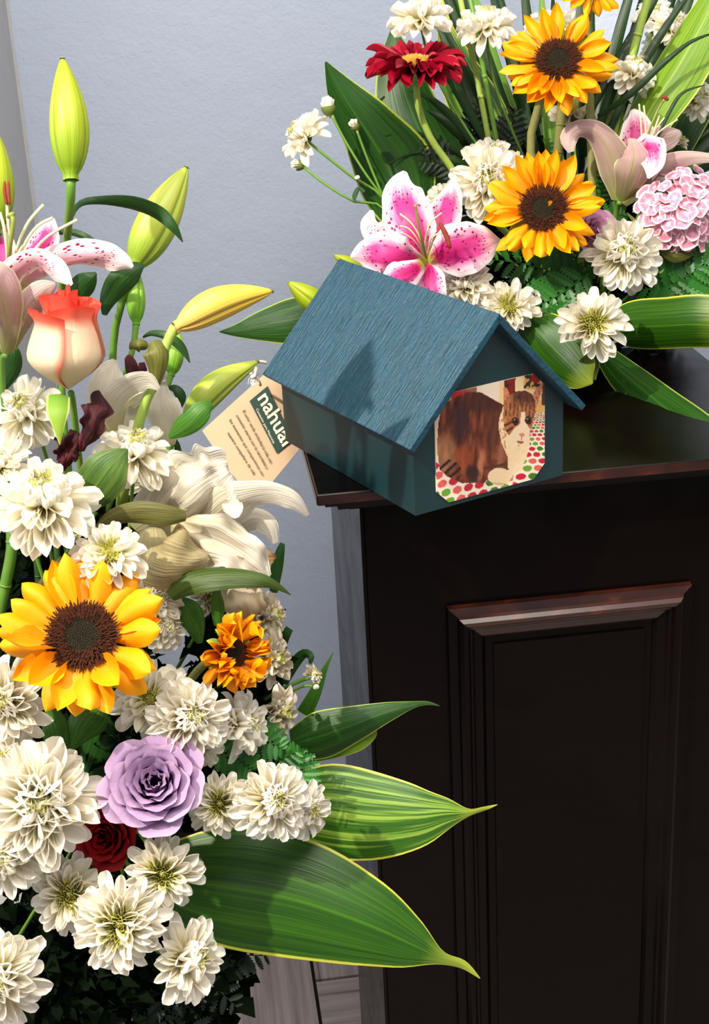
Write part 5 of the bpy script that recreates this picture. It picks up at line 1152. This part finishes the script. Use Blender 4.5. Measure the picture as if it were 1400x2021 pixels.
lily('big wilting white lily between the paper tag and the sunflowers', cw2, [
    {'pts': [(330, 1060, 1.14, 30), (345, 1010, 1.12, 62), (390, 965, 1.10, 84, 5), (430, 940, 1.095, 74), (455, 925, 1.10, 40)], 'kw': {'wave': .22, 'wk': 1.2, 'cup': .1, 'crinkle': .5, 'nv': 34, 'nu': 16}},
    {'pts': [(390, 1060, 1.12, 24), (440, 1010, 1.10, 48, 10), (490, 985, 1.09, 34, 30), (540, 978, 1.085, 24, 25), (580, 990, 1.085, 17), (608, 1018, 1.09, 5)], 'kw': {'cup': .5}},
    {'pts': [(400, 1070, 1.13, 20), (450, 1050, 1.12, 24, 20), (500, 1025, 1.115, 22, 10), (530, 1040, 1.11, 20), (545, 1072, 1.11, 6)], 'mat': LILYW, 'kw': {'cup': .3}},
    {'pts': [(300, 1040, 1.11, 20), (305, 1085, 1.09, 60, 0), (345, 1100, 1.08, 62, 10), (385, 1105, 1.085, 40), (412, 1098, 1.09, 10)], 'mat': LILYT, 'kw': {'cup': .3, 'crinkle': .3}},
    {'pts': [(340, 1030, 1.11, 20), (400, 1055, 1.095, 46), (460, 1082, 1.09, 46), (505, 1115, 1.09, 34), (530, 1140, 1.095, 8)], 'mat': LILYW, 'kw': {'wave': .25, 'wk': 2.4, 'cup': .3, 'crinkle': .5, 'nv': 34, 'nu': 16}},
    {'pts': [(420, 1130, 1.125, 20), (455, 1150, 1.11, 44), (480, 1180, 1.105, 46), (495, 1215, 1.105, 28), (500, 1225, 1.11, 8)], 'mat': LILYD, 'kw': {'wave': .2, 'wk': 2, 'crinkle': .5, 'nv': 34, 'nu': 16}},
    {'pts': [(380, 960, 1.14, 14), (400, 930, 1.135, 16, 20), (415, 905, 1.13, 14), (420, 890, 1.13, 5)], 'mat': LILYW, 'kw': {'wave': .6, 'wk': 2, 'crinkle': .5, 'nv': 34, 'nu': 16}},
    {'pts': [(260, 1040, 1.14, 20), (300, 1000, 1.13, 40), (345, 960, 1.12, 40), (370, 925, 1.12, 14)], 'mat': LILYW},
    {'pts': [(430, 1080, 1.11, 20), (475, 1085, 1.10, 30, 20), (520, 1098, 1.10, 20), (545, 1100, 1.105, 5)], 'mat': LILYD, 'kw': {'wave': .5, 'wk': 2, 'crinkle': .5, 'nv': 34, 'nu': 16}}],
    LILYW, [], None, [], stem=[(350, 1060, 1.15), (260, 1300, 1.22)])
# dark dried petals
leaf('dried_petal', 'wine red dried petals hanging below the coral rose', [(186, 772, 1.09, 10), (192, 800, 1.08, 24, 10), (182, 840, 1.08, 24), (170, 868, 1.085, 16), (162, 890, 1.09, 4)], WINE, cat='petal', nu=16, nv=26, cup=.5, wave=.45, wk=1.8, crinkle=.9, seed=2)
leaf('dried_petal', 'dark crumpled petal behind the wine red dried one', [(150, 850, 1.11, 10), (140, 870, 1.10, 24), (130, 900, 1.10, 22), (120, 930, 1.11, 6)], WINE, cat='petal', nu=14, nv=22, cup=.4, wave=.4, crinkle=.9, seed=4)
leaf('dried_petal', 'folded wine red petals above the cream white lily', [(262, 745, 1.15, 12), (260, 725, 1.145, 13), (254, 705, 1.145, 9), (252, 700, 1.15, 5)], WINE, cat='petal', nu=6, nv=10, cup=.6, wave=.3)
leaf('dried_petal', 'little wine red petal beside the olive leaf', [(278, 745, 1.15, 8), (281, 730, 1.145, 9), (280, 715, 1.145, 6)], WINE, cat='petal', nu=6, nv=8, cup=.6, wave=.2)

# roses
rose(133, 672, 1.07, 172, (.03, .96, .28), 'cream rose with coral edged petals standing upright', CORAL, CORAL_IN, 'bud', 10, 'L', 9, hk=2.0, spin=.8, sepals=False, stem=[V(140, 775, 1.09), V(150, 850, 1.12), V(200, 1300, 1.22)])
leaf('rose_sepal', 'yellow green sepal hanging straight down under the coral rose', [(116, 778, 1.065, 22), (114, 810, 1.055, 22), (116, 845, 1.055, 11), (118, 878, 1.06, 1)], SEPAL, cat='sepal', nu=6, nv=14, cup=.3)
rose(304, 1545, 1.02, 190, (.10, .30, .95), 'lilac rose open towards the viewer', LILAC, None, 'open', 30, 'L', 12)
rose(208, 1650, 1.055, 130, (-.15, .1, 1), 'dark red rose tucked left of the lilac rose', REDROSE, None, 'open', 24, 'L', 6)
leaf('rose_petal', 'sliver of a red petal beside the tall white chrysanthemum', [(436, 1510, 1.13, 8), (437, 1495, 1.125, 10), (436, 1482, 1.13, 4)], REDROSE, cat='petal', nu=4, nv=6)

# sunflowers
sunflower(163, 1256, 1.02, 338, (.02, .42, .92), 'large golden sunflower with a dark brown disc, left of the wilting lily', 'L', 28, 14, disc=.40, wk=.31)
sunflower(462, 1288, 1.07, 172, (.60, .12, .75), 'small frayed orange sunflower turned to the right', 'L', 40, 17, mats=SUN_PO, disc=.34, curl=.7)

# chrysanthemums on the left
mum(42, 800, 1.12, 160, (-.15, .35, .85), 'white chrysanthemum under the coral rose at the left', 'L', 'side', droop=.9)
mum(-8, 905, 1.10, 130, (-.2, .6, .75), 'white chrysanthemum cut by the left edge above the widest one', 'L', 'full')
mum(82, 962, 1.04, 222, (.05, .72, .62), 'widest white chrysanthemum, above the three green stems', 'L', 'full', n=84, droop=.6)
mum(268, 872, 1.10, 168, (.15, .66, .68), 'white chrysanthemum in front of the cream white lily', 'L', 'full', droop=.6)
mum(322, 930, 1.15, 140, (.5, .4, .7), 'white chrysanthemum half hidden behind the one by the cream lily', 'L', 'side', droop=.4)
mum(212, 1078, 1.04, 152, (.02, .62, .7), 'small white chrysanthemum with a lime centre above the large sunflower', 'L', 'open', n=44, droop=.4)
mum(146, 1060, 1.14, 50, (.3, .8, .3), 'tiny half open white bloom beside the brown stems', 'L', 'old', n=12)
mum(306, 1185, 1.09, 138, (.50, .25, .80), 'white chrysanthemum above the right petals of the large sunflower', 'L', 'full')
mum(335, 1235, 1.10, 110, (.65, .0, .75), 'white chrysanthemum lying against the right tip of the large sunflower', 'L', 'full')
mum(2, 1385, 1.04, 180, (-.05, .15, 1), 'white chrysanthemum with a green centre at the left edge under the sunflower', 'L', 'full')
mum(290, 1372, 1.07, 160, (-.1, .42, .88), 'white chrysanthemum with a green eye under the right of the large sunflower', 'L', 'open', n=46)
mum(382, 1412, 1.035, 168, (.42, .28, .85), 'tall white chrysanthemum between the lilac rose and the small sunflower', 'L', 'full', n=84)
mum(392, 1480, 1.06, 120, (.45, -.2, .85), 'white chrysanthemum overlapping the lilac rose at its top right', 'L', 'full')
mum(492, 1428, 1.09, 146, (.80, .12, .45), 'white chrysanthemum facing right below the small sunflower', 'L', 'side', n=56, th1=1.5)
mum(560, 1405, 1.13, 124, (.78, .05, .5), 'white chrysanthemum by the thin blades and tiny yellow buds', 'L', 'old', n=34)
mum(548, 1300, 1.15, 120, (.75, .2, .5), 'creased white bloom behind the right side of the small sunflower', 'L', 'old', n=30)
mum(540, 1215, 1.16, 116, (.8, .2, .4), 'white petals showing right of the browned lily petal', 'L', 'old', n=34)
mum(415, 1180, 1.16, 90, (.0, .2, .9), 'faded chrysanthemum behind the green bract of the small sunflower', 'L', 'old', n=30)
mum(80, 1585, 1.00, 248, (.18, .22, .95), 'biggest white chrysanthemum of the near arrangement, left of the dark red rose', 'L', 'full', n=84)
mum(5, 1500, 1.04, 150, (-.2, .4, .9), 'white chrysanthemum overlapping the biggest one at its upper left', 'L', 'full')
mum(0, 1690, 1.00, 190, (.1, -.05, 1), 'white chrysanthemum under the biggest one at the left edge', 'L', 'full', n=80, droop=.3)
mum(432, 1588, 1.045, 134, (.0, .12, 1), 'cream chrysanthemum with a yellow centre right of the lilac rose', 'L', 'open', n=44)
mum(546, 1580, 1.04, 160, (.35, .20, .9), 'wide white chrysanthemum over the two broad leaves', 'L', 'full', n=74)
mum(612, 1600, 1.07, 120, (.6, .1, .75), 'white chrysanthemum at the end of the row, touching the streaked leaf', 'L', 'full')
mum(320, 1728, 1.025, 160, (.1, .12, 1), 'white chrysanthemum with yellow centre at the base of the largest leaf', 'L', 'open', n=44)
mum(130, 1768, 1.03, 164, (-.08, .12, 1), 'white chrysanthemum with a lime yellow centre below the dark red rose', 'L', 'open', n=44)
mum(230, 1830, 1.00, 196, (.0, .08, 1), 'lowest full white chrysanthemum with a lime centre', 'L', 'open', n=56)
mum(386, 1890, 1.03, 178, (.72, .22, .62), 'white chrysanthemum turned on its side under the largest leaf', 'L', 'side', n=56, th1=1.6)
mum(-12, 1938, .98, 210, (.15, .1, 1), 'white chrysanthemum in the bottom left corner', 'L', 'full', n=70)
# tiny daisy and yellow buds
mum(622, 1328, 1.16, 52, (.75, .45, .4), 'tiny cream daisy against the wall above the narrow leaf', 'L', 'old', n=24, stem=[V(616, 1336, 1.165), V(590, 1345, 1.17), (V(540, 1370, 1.18)), V(400, 1450, 1.22)])
for lb, x, y in (('tiny lime bud right under the tiny cream daisy', 624, 1354), ('tiny lime bud below the creased white bloom', 581, 1378)):
    daisy_bud(lb, x, y, 1.155, 16, (.2, -.5, .8), [(x - 2, y, 1.16), (x - 30, y + 2, 1.17), (x - 80, y + 30, 1.18)], .2)
